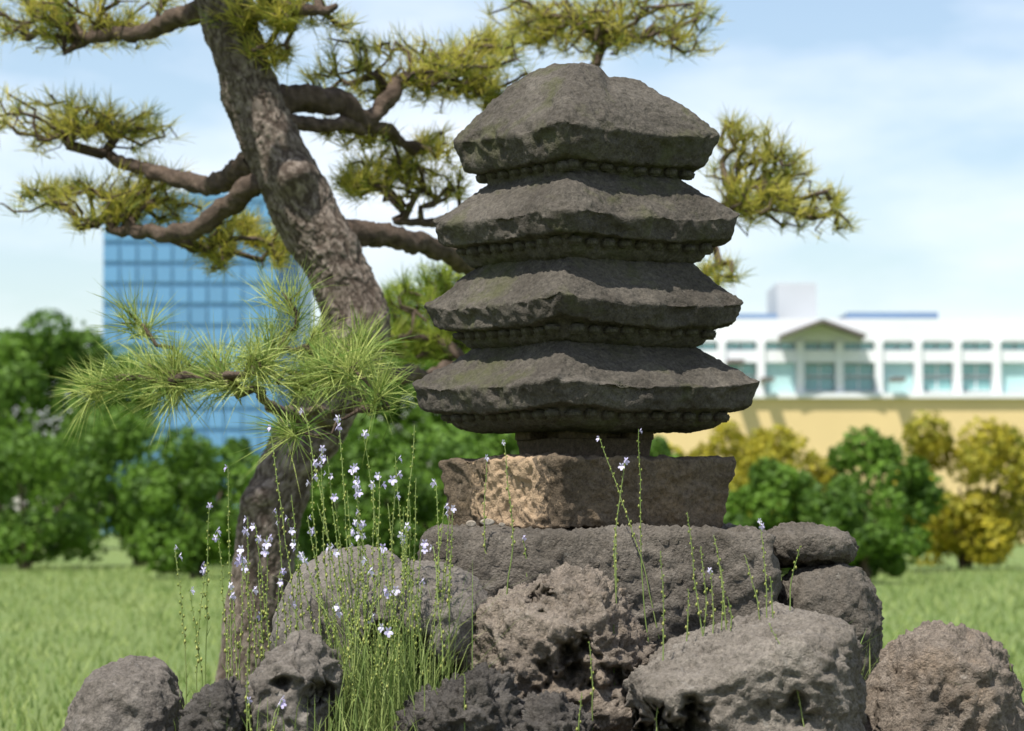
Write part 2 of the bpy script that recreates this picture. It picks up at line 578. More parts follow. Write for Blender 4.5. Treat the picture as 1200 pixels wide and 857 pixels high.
rock('boulder', sil([(318, 690), (345, 655), (420, 628), (462, 632), (500, 668), (520, 740), (505, 850), (330, 860), (308, 760)], 8.25, 0.5),
     M['rock_grey'], 'smooth grey domed boulder behind the tallest clump of flower stems', 6, 10, 4, low=0.03, mid=0.008, fine=0.003)
rock('boulder', sil([(405, 690), (450, 655), (505, 652), (560, 678), (580, 705), (578, 770), (545, 830), (420, 840), (395, 760)], 8.0, 0.5),
     M['rock_grey'], 'grey rounded boulder wedged between the slab and the brown pitted rock', 6, 10, 14, low=0.03, mid=0.010, fine=0.004,
     dents=[(480, 790, 7.8, 0.12, 0.22)])
rock('rock', sil([(530, 750), (572, 695), (640, 672), (690, 657), (715, 672), (762, 712), (788, 760), (792, 900), (540, 900), (515, 820)], 7.95, 0.62, 0.6, (0.05, -0.05)),
     M['rock_brown'], 'large pale brown pitted rock with a peak in front of the slab', 7, 9, 22, low=0.045, mid=0.022, fine=0.009,
     pit=0.014, rough=0.005, strata=((-0.6, 0.2, 0.75), 22, 0.013), dents=[(670, 782, 7.7, 0.06, 0.13), (640, 700, 7.7, 0.035, 0.05), (738, 800, 7.7, 0.05, 0.12)])
rock('rock', sil([(456, 850), (480, 812), (520, 790), (562, 772), (600, 790), (618, 830), (610, 930), (450, 930)], 7.5, 0.42, 0.6),
     M['rock_dark'], 'dark jagged pitted rock beside the clump of flower stems', 6, 9, 31, low=0.04, mid=0.03, fine=0.010, pit=0.014, facet=0.03, rough=0.012)
rock('rock', sil([(585, 850), (612, 812), (650, 806), (690, 826), (708, 868), (700, 930), (580, 930)], 7.5, 0.36, 0.6),
     M['rock_dark'], 'small dark jagged rock below the hollow of the brown pitted rock', 6, 9, 37, low=0.03, mid=0.026, fine=0.009, pit=0.012, facet=0.03, rough=0.010)
rock('rock', sil([(712, 792), (760, 762), (830, 735), (890, 722), (950, 708), (1010, 716), (1030, 780), (1020, 930), (735, 930), (722, 860)], 7.6, 0.75, 0.72, (0.0, -0.07)),
     M['rock_light'], 'broad pale grey rock with a sloping flat top and dark undercut', 7, 11, 45, low=0.035, mid=0.007, fine=0.004,
     crack=0.009, strata=((0.25, 0.45, 0.9), 17, 0.016), rough=0.002, pit=0.006, dents=[(800, 856, 7.2, 0.07, 0.22), (930, 836, 7.2, 0.05, 0.07)])
rock('rock', sil([(285, 790), (318, 752), (352, 730), (385, 752), (402, 800), (398, 930), (270, 930), (272, 830)], 7.6, 0.42, 0.62),
     M['rock_grey'], 'dark angular rock with one pale sloping top facet beside flower stems', 6, 18, 52, low=0.04, mid=0.016, fine=0.005, crack=0.012, facet=0.05,
     pit=0.004, dents=[(335, 800, 7.5, 0.03, 0.08), (375, 815, 7.5, 0.035, 0.10)])
rock('rock', sil([(205, 830), (240, 795), (275, 782), (300, 810), (298, 930), (200, 930)], 7.5, 0.3, 0.62),
     M['rock_dark'], 'small dark rock leaning on the angular rock with the pale facet', 6, 14, 57, low=0.03, mid=0.018, fine=0.006, facet=0.03, crack=0.01)
rock('boulder', sil([(885, 632), (905, 616), (950, 612), (1000, 622), (1012, 648), (985, 668), (900, 664)], 8.75, 0.4),
     M['slab'], 'flat brown boulder resting on another stone at the end of the slab', 6, 9, 61, low=0.02, mid=0.010, fine=0.006, pit=0.006)
rock('boulder', sil([(902, 690), (915, 662), (950, 654), (1010, 660), (1030, 690), (1035, 860), (900, 860)], 8.65, 0.45),
     M['slab'], 'brown stone under the flat boulder at the end of the slab', 6, 9, 66, low=0.02, mid=0.012, fine=0.006, pit=0.006)
# the rockery goes on beyond what the photograph keeps
rock('boulder', sil([(70, 850), (95, 790), (150, 762), (205, 782), (225, 850), (220, 930), (70, 930)], 7.9, 0.45),
     M['rock_grey'], 'grey boulder half sunk in the mound apart from the flower stems', 6, 9, 71, low=0.03, mid=0.012, fine=0.005)
rock('boulder', sil([(1015, 800), (1050, 742), (1110, 722), (1170, 745), (1200, 800), (1205, 930), (1010, 930)], 7.9, 0.5),
     M['rock_brown'], 'brown weathered boulder at the end of the mound next to the pale rock', 6, 9, 76, low=0.035, mid=0.02, fine=0.008, pit=0.010)
for k, (x, y, w, h) in enumerate([(552, 614, 14, 9), (571, 612, 20, 10), (588, 615, 9, 6)]):
    pts = [P(x + w * 0.5 * math.cos(a), y + h * 0.5 * math.sin(a), 8.5 + 0.5 * w / 403 * s) for a in np.linspace(0, 6.283, 8)[:-1] for s in (-0.6, 0.6)]
    rock('pebble', pts, M['pebble'], ['brown pebble wedged under the pagoda base', 'white flat pebble wedged under the pagoda base',
         'tiny pebble beside the white flat pebble on the slab'][k], 4, 6, 80 + k, low=0.003, mid=0.001, fine=0.0006, cat='pebble')

# ------------------------------------------------------------------ pagoda
AX = P(685, 605, 9.0)
PX, PY = AX[0], AX[1]
YAW = R(35.0)
XH = np.array([math.cos(YAW), math.sin(YAW), 0]); YH = np.array([-math.sin(YAW), math.cos(YAW), 0])
def zrow(y):           # world height of photo row y at the pagoda's axis
    return P(685, y, 9.0)[2]
pagoda = empty('stone_pagoda', (PX, PY, zrow(621)))
tag(pagoda, 'weathered stone pagoda with four stacked tiled-eave roofs on a square base', 'pagoda')


def square_loft(a, prof, N=96, lift=0.0, liftpow=3.0, z_off=0.0, corner_round=0.045, jitter=None):
    """rings of a square loft; prof = list of (radius fraction, z, corner-lift weight)"""
    prof = np.array(prof, float)
    # resample densely
    seg = np.linalg.norm(np.diff(prof[:, :2] * np.array([a, 1.0]), axis=0), axis=1)
    t = np.concatenate([[0], np.cumsum(seg)])
    tt = np.linspace(0, t[-1], int(t[-1] / 0.0058) + 2)
    pr = np.stack([np.interp(tt, t, prof[:, k]) for k in range(prof.shape[1])], 1)
    # soften the arrises of the profile
    for _ in range(2):
        pr[1:-1] = (pr[:-2] + 2 * pr[1:-1] + pr[2:]) / 4
    s = np.linspace(-1, 1, N, endpoint=False)
    per = np.concatenate([np.stack([s, -np.ones(N)], 1), np.stack([np.ones(N), s], 1),
                          np.stack([-s, np.ones(N)], 1), np.stack([-np.ones(N), -s], 1)])
    m = np.minimum(np.abs(per[:, 0]), np.abs(per[:, 1]))
    cr = m ** liftpow
    per = per * (1 - corner_round * m ** 10)[:, None]
    V = []
    for fr, z, lw in pr:
        V.append(np.stack([per[:, 0] * fr * a, per[:, 1] * fr * a, np.full(len(per), z) + lift * lw * cr], 1))
    V = np.concatenate(V)
    n = len(per); m_ = len(pr)
    i = np.arange(m_ - 1)[:, None] * n + np.arange(n)[None, :]
    j = np.arange(m_ - 1)[:, None] * n + (np.arange(n)[None, :] + 1) % n
    F = np.stack([i, i + n, j + n, j], -1).reshape(-1, 4)
    return V, F, n, m_


def to_world(L, z0=0.0):
    return np.array([PX, PY, 0]) + L[:, :1] * XH + L[:, 1:2] * YH + np.array([0, 0, 1.0]) * (L[:, 2:3] + z0)


def roof_stone(a, y_top, y_ft, y_fb, y_bot, top_fr, seed, prof_top=None, lift=0.012, in_fr=0.93, chips=(), label=None, bulge=0.0, groove=None):
    zt, zf, zb, zz = zrow(y_top), zrow(y_ft), zrow(y_fb), zrow(y_bot)
    if prof_top is None:
        prof_top = []
        for t in np.linspace(0, 1, 9):
            fr = top_fr + (1 - top_fr) * t
            prof_top.append((fr, zf + (zt - zf) * (1 - t) ** 1.18 + bulge * math.sin(math.pi * t), t))
    else:
        prof_top = [(fr, zf + (zt - zf) * h, lw) for fr, h, lw in prof_top]
    prof = [(0.004, prof_top[0][1], 0)] + prof_top
    prof += [(in_fr, zb, 0.9), (in_fr - 0.07, zb + 0.001, 0.7), (in_fr - 0.14, zb - 0.002, 0.4), (in_fr - 0.165, zb - (zb - zz) * 0.55, 0.15),
             (in_fr - 0.2, zb - (zb - zz) * 0.75, 0), (0.64, zz, 0), (0.004, zz, 0)]
    V, F, n, m_ = square_loft(a, prof, 96, lift)
    nv = vnormals(V, F)
    W = to_world(V)
    q = W * 1.0
    d = 0.014 * fbm(q * 5.5 + seed, 3, seed)
    # broken arrises: more loss at the eave and along the hips
    edge = np.exp(-((np.maximum(np.abs(V[:, 0]), np.abs(V[:, 1])) / a - 0.985) / 0.06) ** 2)
    f1, f2 = worley(q * 16 + seed, seed + 5)
    d -= edge * 0.016 * sstep(-0.05, 0.35, fbm(q * 9 + 3, 3, seed + 7)) * (0.4 + f1)
    corner = np.exp(-((np.minimum(np.abs(V[:, 0]), np.abs(V[:, 1])) / a - 1.0) / 0.10) ** 2)
    d -= corner * 0.010 * (0.5 + fbm(q * 7 + 9, 2, seed + 2))
    d += 0.0045 * ridged(q * 24 + seed, 3, seed + 11)
    d += 0.0035 * fbm(q * 70 + seed, 3, seed + 13, 0.6)
    p1, p2 = worley(q * 34 + seed, seed + 15)
    d -= 0.004 * (1 - sstep(0.08, 0.4, p1)) * sstep(-0.1, 0.4, fbm(q * 6, 2, seed + 21))
    V = V + nv * d[:, None]
    for (lx, ly, lz, rad, vec) in chips:
        g = np.exp(-(((V - np.array([lx, ly, lz])) ** 2).sum(1) / rad ** 2))
        V = V + g[:, None] * np.array(vec)
    if groove:
        wx, wd, dep, drop = groove
        gx_ = to_world(V)[:, 0] - PX + 0.006 * fbm(W * 30, 2, 4)
        top = sstep(zt - 0.16, zt - 0.03, V[:, 2])
        V[:, 2] -= top * (dep * np.exp(-((gx_ - wx) / wd) ** 2) + drop * sstep(wx - 0.01, wx + 0.03, gx_))
    o = mk('roof', to_world(V), F, M['roof'], pagoda)
    if label: o["label"] = label
    # carved rafter ends under the eave
    zr = zb - 0.010
    cnt = int(round(a * 2 * 0.74 / 0.058))
    for side in range(4):
        for k in range(cnt):
            s = (k - (cnt - 1) / 2) * 0.058
            r = bpy.data.objects.new('rafter_end', RAFTER)
            r.parent = o
            rad = a * (in_fr - 0.165)
            loc = [(s, -rad), (rad, s), (-s, rad), (-rad, -s)][side]
            wv = to_world(np.array([[loc[0], loc[1], zr + random.uniform(-0.003, 0.002)]]))[0]
            r.location = wv - np.array(pagoda.location)
            r.rotation_euler = (random.uniform(-.05, .05), random.uniform(-.05, .05), YAW + side * math.pi / 2 + random.uniform(-.04, .04))
            sc = random.uniform(0.85, 1.12)
            r.scale = (sc, random.uniform(0.9, 1.1), random.uniform(0.8, 1.15))
            col.objects.link(r)
    return o


# one worn rafter end, shared by all
bm = bmesh.new()
bmesh.ops.create_cube(bm, size=1.0)
bmesh.ops.scale(bm, vec=(0.040, 0.055, 0.024), verts=bm.verts)
for v_ in bm.verts:
    if v_.co.z < 0: v_.co.x *= 0.72; v_.co.y *= 0.86
bmesh.ops.bevel(bm, geom=bm.edges[:], offset=0.005, segments=2, affect='EDGES')
RAFTER = bpy.data.meshes.new('rafter_end'); bm.to_mesh(RAFTER); bm.free()
RAFTER.materials.append(M['roof'])
for p_ in RAFTER.polygons: p_.use_smooth = True

roof_stone(0.386, 400, 457, 486, 506, 0.58, 101, lift=0.028, bulge=-0.004,
           chips=[(-0.34, -0.34, zrow(455), 0.07, (0.02, 0.02, -0.012))])
roof_stone(0.355, 303, 364, 390, 411, 0.60, 112, lift=0.026, bulge=-0.003)
roof_stone(0.341, 208, 264, 291, 314, 0.58, 123, lift=0.024,
           chips=[(-0.31, -0.31, zrow(262), 0.06, (0.012, 0.012, -0.02)), (-0.10, -0.32, zrow(262), 0.05, (0, 0.015, -0.014))])
roof_stone(0.297, 76, 168, 203, 228, 0.16, 134, lift=0.018, in_fr=0.88,
           prof_top=[(0.10, 1.0, 0), (0.22, 0.985, 0), (0.36, 0.915, 0), (0.52, 0.755, 0), (0.70, 0.51, 0.05), (0.86, 0.25, 0.3), (0.95, 0.09, 0.7), (1.0, 0.0, 1)],
           chips=[(-0.055, 0.06, zrow(76), 0.06, (0, 0, 0.008))], groove=(0.066, 0.018, 0.026, 0.026))

# shaft: a cushion stone with a recessed block above it
def block(name, a_top, a_bot, zt, zb, mat, seed, sub=5, k=30, **kw):
    pts = []
    for z, a in ((zt, a_top), (zb, a_bot)):
        for sx in (-1, 1):
            for sy in (-1, 1):
                pts.append(to_world(np.array([[sx * a, sy * a, z]]))[0])
    return rock(name, pts, mat, None, sub, k, seed, parent=pagoda, **kw)
block('shaft', 0.145, 0.138, zrow(514), zrow(538), M['shaft'], 141, 6, 22, low=0.006, mid=0.004, fine=0.002)
block('shaft_core', 0.105, 0.105, zrow(490), zrow(516), M['shaft'], 143, 5, 26, low=0.004, mid=0.002, fine=0.001)
for k, (sx, sy, w) in enumerate(((-0.62, -0.78, 0.062), (0.66, -0.78, 0.045), (-0.80, 0.55, 0.05), (0.72, 0.7, 0.05))):
    cx, cy = sx * 0.145, sy * 0.145
    pts = [to_world(np.array([[cx + i * w, cy + j * 0.035, z]]))[0] for i in (-1, 1) for j in (-1, 1) for z in (zrow(496), zrow(516))]
    rock('corner_post', pts, M['shaft'], None, 5, 26, 150 + k, parent=pagoda, low=0.004, mid=0.002, fine=0.0015)

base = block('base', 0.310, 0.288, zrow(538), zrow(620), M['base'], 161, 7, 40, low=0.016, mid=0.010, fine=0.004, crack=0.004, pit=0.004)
base["label"] = 'square brown base block with a pale patch, part flaked stone, part painted sunlight'

# ------------------------------------------------------------------ pine tree
def spline(pts, n):
    """Catmull-Rom through rows of pts (any width)"""
    p = np.asarray(pts, float)
    p = np.concatenate([[2 * p[0] - p[1]], p, [2 * p[-1] - p[-2]]])
    out = []
    m = len(p) - 3
    for u in np.linspace(0, m - 1e-6, n):
        i = int(u); t = u - i
        a, b, c, d = p[i:i + 4]
        out.append(0.5 * (2 * b + (c - a) * t + (2 * a - 5 * b + 4 * c - d) * t * t + (3 * b - a - 3 * c + d) * t ** 3))
    return np.array(out)


def tube(path, rad, sides):
    path = np.asarray(path, float); rad = np.asarray(rad, float)
    T = np.gradient(path, axis=0)
    T /= np.maximum(np.linalg.norm(T, axis=1), 1e-9)[:, None]
    u = np.cross(T[0], [0.3, 0.9, 0.2]); u /= np.linalg.norm(u)
    V = []
    ang = np.linspace(0, 2 * math.pi, sides, endpoint=False)
    for i in range(len(path)):
        u = u - T[i] * (u @ T[i]); u /= np.linalg.norm(u)
        w = np.cross(T[i], u)
        V.append(path[i] + rad[i] * (np.cos(ang)[:, None] * u + np.sin(ang)[:, None] * w))
    V = np.concatenate(V); n = sides; m_ = len(path)
    i = np.arange(m_ - 1)[:, None] * n + np.arange(n)[None, :]
    j = np.arange(m_ - 1)[:, None] * n + (np.arange(n)[None, :] + 1) % n
    F = np.stack([i, j, j + n, i + n], -1).reshape(-1, 4)
    return V, F, ang


def bark_tube(name, rows, n, sides, parent, seed, plate=9.0, amp=0.02, knots=(), mat='bark'):
    """rows: (px, py, depth, radius in pixels)"""
    w = []
    for (x, y, d, r) in rows:
        p = P(x, y, d); w.append([*p, r * d / F_PX])
    s = spline(w, n)
    path, rad = s[:, :3], s[:, 3]
    for (kx, ky, kd, kr, ka) in knots:
        pass
    V, F, ang = tube(path, rad, sides)
    nv = vnormals(V, F)
    # plates run along the limb: stretch the cell noise along it
    L = np.concatenate([[0], np.cumsum(np.linalg.norm(np.diff(path, axis=0), axis=1))])
    Lr = np.repeat(L, sides); rr = np.repeat(rad, sides); aa = np.tile(ang, len(path))
    q = np.stack([np.cos(aa) * rr * plate * 1.7, np.sin(aa) * rr * plate * 1.7, Lr * plate * 0.55], 1)
    q = q + 0.9 * np.stack([fbm(V * 10, 3, seed), fbm(V * 10 + 5, 3, seed + 1), fbm(V * 10 + 9, 3, seed + 2)], 1)
    f1, f2 = worley(q, seed)
    g1, g2 = worley(q * 2.3 + 4, seed + 1)
    st = ridged(q * np.array([1.5, 1.5, 0.8]), 4, seed + 31, 0.6)
    e = np.clip(0.55 * sstep(0.0, 0.45, f2 - f1) + 0.45 * (0.5 - 0.6 * st), 0, 1)
    e2 = sstep(0.02, 0.35, g2 - g1)
    d = amp * (e - 0.6) + amp * 0.45 * (e2 - 0.6) + amp * 2.6 * fbm(V * 4 + seed, 3, seed + 5) + amp * 0.3 * fbm(V * 40, 3, seed + 8)
    V = V + nv * d[:, None]
    for (kx, ky, kd, kr, ka) in knots:
        c = P(kx, ky, kd)
        dv = V - c
        g = np.exp(-((dv ** 2).sum(1)) / kr ** 2)
        V = V + nv * (ka * g)[:, None]
    o = mk(name, V, F, M[mat], parent, attr=np.clip(0.7 * e + 0.3 * e2 + 0.35 * fbm(V * 16, 3, 2), 0, 1))
    return o, path, rad


def grow(base_path, base_rad, tips, r_tip=0.0035, step=0.085, kink=0.028, seed=0):
    """wood that reaches every tip from the limb: crooked twigs joining the nearest wood"""
    g = np.random.default_rng(seed)
    pos = [np.array(p) for p in base_path]; par = list(range(-1, len(base_path) - 1))
    order = np.argsort(np.linalg.norm(tips - base_path[-1], axis=1))
    ends = []
    arr = np.array(pos)
    dep = np.concatenate([[0], np.cumsum(np.linalg.norm(np.diff(arr, axis=0), axis=1))])
    dep = list(dep - dep[-1])
    lo = max(0, int(len(base_path) * 0.35))
    for ti in order:
        t = tips[ti]
        A = np.array(pos)
        dd = np.linalg.norm(A - t, axis=1) + 0.25 * np.maximum(np.array(dep), 0)
        dd[:lo] += 5
        j = int(np.argmin(dd))
        a = pos[j]; L = np.linalg.norm(t - a)
        n = max(1, int(round(L / step)))
        prev = j
        side = g.normal(size=3); side[2] = abs(side[2]) * 0.6
        side -= (t - a) * (side @ (t - a)) / max(L * L, 1e-9)
        side /= max(np.linalg.norm(side), 1e-9)
        for k in range(1, n + 1):
            u = k / n
            p = a + (t - a) * u + side * math.sin(math.pi * u) * L * 0.16
            p[2] -= math.sin(math.pi * u) * L * 0.12
            if k < n: p = p + g.normal(size=3) * kink
            pos.append(p); par.append(prev); dep.append(dep[prev] + L / n); prev = len(pos) - 1
        ends.append(prev)
    pos = np.array(pos); N = len(pos)
    pos = pos + 0.07 * np.stack([fbm(pos * 5.5 + 9 * k + seed, 2, seed + k, 0.7) for k in range(3)], 1) * (np.arange(N) >= len(base_path))[:, None]
    cnt = np.zeros(N); kids = [[] for _ in range(N)]
    for e in ends: cnt[e] += 1
    for i in range(N - 1, 0, -1):
        cnt[par[i]] += cnt[i]
    for i in range(1, N): kids[par[i]].append(i)
    rad = r_tip * np.maximum(cnt, 1) ** 0.40
    nb = len(base_path)
    rad[:nb] = np.maximum(base_rad, 0.0)
    rad[nb:] = np.minimum(rad[nb:], np.array([max(rad[par[i]] * 0.92, r_tip) if par[i] < nb else 9 for i in range(nb, N)]))
    vs, fs, rs, off = [], [], [], 0
    stack = [(0, None)]
    while stack:
        i, p = stack.pop()
        chain = [] if p is None else [p]
        cur = i
        while True:
            chain.append(cur)
            ks = kids[cur]
            if not ks: break
            nx = max(ks, key=lambda q: (q < nb, cnt[q]))
            for q in ks:
                if q != nx: stack.append((q, cur))
            cur = nx
        if len(chain) < 2: continue
        r = rad[chain].copy()
        if p is not None: r[0] = min(r[0], r[1] * 1.25)
        r[-1] *= 0.6
        sides = 18 if r.max() > 0.02 else 6
        V, F, _ = tube(pos[chain], r, sides)
        vs.append(V); fs.append(F + off); off += len(V); rs.append(np.repeat(r, sides))
    V = np.concatenate(vs); F = np.concatenate(fs); rv = np.concatenate(rs)
    V = V + vnormals(V, F) * (rv * (0.35 * fbm(V * 12, 3, seed) + 0.24 * ridged(V * 34, 3, seed + 2, 0.6)))[:, None]
    tipdir = np.array([pos[e] - pos[par[e]] for e in ends])
    tipdir /= np.maximum(np.linalg.norm(tipdir, axis=1), 1e-9)[:, None]
    return V, F, pos[ends], tipdir


def needles(tp, td, n_each, length, width, spread, g, up=0.55, bent=0.12):
    """needle tufts: thin two-segment blades"""
    T = len(tp)
    tp = np.repeat(tp, n_each, 0)
    ax = td * (1 - up) + np.array([0, 0, up]); ax /= np.linalg.norm(ax, axis=1)[:, None]
    ax = np.repeat(ax, n_each, 0)
    d = ax + g.normal(size=(len(tp), 3)) * spread
    d /= np.linalg.norm(d, axis=1)[:, None]
    L = length * g.uniform(0.65, 1.1, len(tp))
    base = tp - ax * (g.uniform(0, 0.45, len(tp)) * length)[:, None]
    s = np.cross(d, g.normal(size=(len(tp), 3))); s /= np.linalg.norm(s, axis=1)[:, None]
    mid = base + d * (L * 0.55)[:, None]
    end = base + d * L[:, None] + np.array([0, 0, -1.0]) * (L * bent * g.uniform(0, 1, len(tp)))[:, None]
    w = width * 0.5
    V = np.stack([base - s * w, base + s * w, mid - s * w, mid + s * w, end], 1).reshape(-1, 3)
    o = np.arange(len(tp))[:, None] * 5
    Q = o + np.array([[0, 1, 3, 2]]); Tt = o + np.array([[2, 3, 4]])
    tint = np.repeat(np.clip(np.repeat(g.uniform(0.0, 1.0, T) ** 0.7, n_each) + g.normal(size=len(tp)) * 0.18, 0, 1), 5)
    return V, [Q, Tt], tint


def pad_tips(cx, cy, d, hx, hy, n, g, hd=0.75, flat=0.45):
    """tips of a cloud-pruned pad: sprays gathered round a few twig ends, gaps between them"""
    sc = d / F_PX
    m = max(2, int(n / 7))
    u = g.normal(size=(m, 3)); u /= np.linalg.norm(u, axis=1)[:, None]
    c = u * (g.uniform(0.1, 1, m) ** 0.45)[:, None]
    c[:, 2] = np.where(c[:, 2] < 0, c[:, 2] * flat, c[:, 2])
    k = g.integers(0, m, n)
    q = g.normal(size=(n, 3)) * np.array([0.12, 0.12, 0.13]) + c[k]
    return P(cx, cy, d) + q * np.array([hx * sc, hx * sc * hd, hy * 1.15 * sc])


tree_base = P(300, 700, 12.9); tree_base[2] = -0.05
tree = empty('pine_tree', tree_base)
tag(tree, 'old leaning pine with a crooked bare trunk and cloud-pruned needle pads', 'tree')
trunk_rows = [(296, 960, 12.9, 50), (298, 840, 12.9, 46), (302, 720, 12.9, 40), (312, 630, 12.9, 37), (334, 560, 12.9, 34), (372, 490, 13.0, 37), (404, 430, 13.0, 38),
              (417, 378, 13.0, 38), (397, 315, 13.0, 36), (360, 255, 13.0, 38), (328, 190, 13.0, 37), (298, 120, 13.0, 34),
              (274, 50, 13.0, 32), (256, -30, 13.0, 30), (250, -120, 13.1, 27), (262, -210, 13.2, 22), (300, -300, 13.3, 15)]
bark_tube('trunk', trunk_rows, 760, 130, tree, 5, 17.0, 0.010,
          knots=[(345, 208, 12.88, 0.07, 0.075), (385, 520, 12.85, 0.10, 0.05), (292, 585, 12.8, 0.06, 0.05), (312, 580, 12.78, 0.05, 0.03), (432, 385, 12.95, 0.09, 0.03)])


def limb(rows, pads, seed, n=64, needle_len=0.115, needle_n=11, width=0.0030, up=0.5, spread=0.5, mat='needle_old', tipk=1.75, r_tip=0.0036, extra=True, wood='twig', kink=0.020, step=0.055):
    g = np.random.default_rng(seed)
    w = [[*P(x, y, d), r * d / F_PX] for (x, y, d, r) in rows]
    s = spline(w, n)
    path = s[:, :3]
    wob = np.stack([fbm(path * 6 + 3 * k + seed, 2, seed + k) for k in range(3)], 1)
    path = path + wob * (0.05 * np.linspace(0, 1, n) ** 0.5)[:, None]
    tips = np.concatenate([pad_tips(*p[:5], int(p[5] * tipk), g) for p in pads])
    V, F, tp, td = grow(path, s[:, 3], tips, r_tip=r_tip, seed=seed, kink=kink, step=step)
    e = np.clip(0.5 + 0.55 * fbm(V * 22, 3, seed) - 0.35 * ridged(V * np.array([30, 30, 45]), 3, seed + 4), 0, 1)
    b = mk('branch', V, F, M[wood], tree, attr=e)
    Vn, Fn, tint = needles(tp, td, needle_n, needle_len, width, spread, g, up)
    fo = mk('needle_foliage', Vn, Fn, M[mat], b, smooth=False, attr=tint)
    fo["kind"] = 'stuff'
    return b


# (px, py, depth, half-width px, half-height px, tips)
limb([(315, 118, 13.0, 17), (362, 116, 13.1, 16), (402, 122, 13.2, 14), (430, 140, 13.3, 11), (452, 118, 13.4, 9), (470, 96, 13.5, 8), (520, 92, 13.6, 6)],
     [(490, 88, 13.6, 125, 52, 210), (580, 92, 13.7, 40, 50, 60)], 201)
limb([(330, 140, 13.0, 9), (385, 148, 13.1, 8), (430, 150, 13.3, 7), (480, 165, 13.6, 5)], [(400, 165, 13.4, 55, 14, 26), (500, 180, 13.7, 60, 22, 40)], 202, needle_n=10)
limb([(395, 275, 13.0, 17), (440, 275, 13.1, 14), (490, 284, 13.3, 12), (540, 306, 13.6, 11), (580, 322, 13.9, 10), (650, 318, 14.3, 9), (740, 290, 14.4, 8), (800, 265, 14.4, 6), (850, 245, 14.4, 4)],
     [(884, 220, 14.4, 62, 66, 170), (838, 318, 14.3, 34, 18, 34), (950, 250, 14.6, 60, 40, 60)], 203, n=110)
limb([(640, 318, 14.3, 9), (600, 270, 14.2, 8), (545, 250, 14.0, 7), (500, 262, 13.9, 5), (455, 255, 13.9, 4)], [(465, 216, 13.9, 88, 40, 135)], 204)
limb([(650, 318, 14.3, 9), (690, 220, 14.6, 9), (705, 140, 14.7, 8), (698, 90, 14.7, 7), (700, 70, 14.7, 6), (716, 40, 14.7, 5)],
     [(715, 35, 14.7, 140, 46, 230), (620, 25, 14.8, 50, 35, 50)], 205, n=90, needle_n=9)
limb([(405, 430, 13.0, 12), (450, 438, 13.6, 9), (500, 440, 14.4, 8), (545, 430, 15.0, 6)], [(500, 388, 15.0, 85, 56, 210)], 206, needle_n=24, mat='needle_green')
limb([(318, 205, 13.0, 16), (290, 222, 13.0, 13), (262, 245, 13.1, 12), (220, 270, 13.3, 10), (180, 275, 13.6, 8), (130, 268, 13.9, 6)],
     [(292, 292, 13.8, 62, 38, 85), (120, 240, 13.9, 110, 42, 150)], 207, needle_n=14)
limb([(300, 185, 13.0, 15), (275, 205, 13.2, 13), (240, 218, 13.4, 11), (190, 205, 13.7, 9), (120, 180, 14.0, 6)], [(90, 150, 14.0, 120, 36, 140)], 208)
limb([(262, 20, 13.0, 13), (300, 12, 12.9, 9), (345, 15, 12.8, 7), (395, 2, 12.8, 4)], [(335, 18, 12.9, 75, 30, 120), (300, 60, 12.9, 40, 14, 26)], 209, needle_n=13)
limb([(258, 0, 13.0, 14), (215, 20, 13.2, 12), (160, 40, 13.5, 9), (90, 50, 13.8, 6)], [(110, 25, 13.8, 130, 45, 190)], 210)
# the pad that reaches out towards the viewer, long sharp needles
limb([(395, 492, 12.9, 12), (370, 488, 12.0, 8), (345, 486, 11.2, 7), (320, 478, 10.6, 6), (295, 455, 10.2, 5), (262, 440, 10.0, 4)],
     [(330, 425, 10.1, 105, 68, 60), (190, 440, 10.3, 100, 60, 56)], 211, needle_len=0.19, needle_n=30, width=0.0025, mat='needle_near', tipk=1.0, spread=0.55, up=0.42, kink=0.018)
limb([(345, 486, 11.2, 6), (380, 482, 10.3, 5), (420, 480, 9.9, 4.5), (450, 474, 9.8, 3.5)],
     [(452, 468, 9.8, 14, 10, 3), (392, 440, 9.9, 40, 18, 9), (310, 520, 9.7, 24, 12, 3), (415, 440, 9.9, 20, 10, 3)], 212, needle_len=0.2, needle_n=46, width=0.0026, mat='needle_near', tipk=1.0, spread=0.8, up=0.12, kink=0.012)
# the crown above the frame, which shades the upper trunk
limb([(252, -110, 13.1, 14), (200, -140, 12.6, 11), (140, -150, 12.0, 7)], [(60, -190, 11.9, 120, 50, 90), (180, -260, 12.65, 105, 55, 170), (215, -225, 12.75, 80, 40, 110)], 213, needle_n=30)
limb([(258, -180, 13.2, 14), (340, -220, 13.0, 11), (420, -240, 14.4, 7)], [(420, -270, 14.8, 190, 55, 110)], 214)
limb([(300, -300, 13.3, 12), (310, -340, 13.2, 8), (300, -370, 14.0, 5)], [(290, -420, 14.8, 200, 60, 110), (40, -400, 11.6, 130, 60, 150)], 215, needle_n=30)

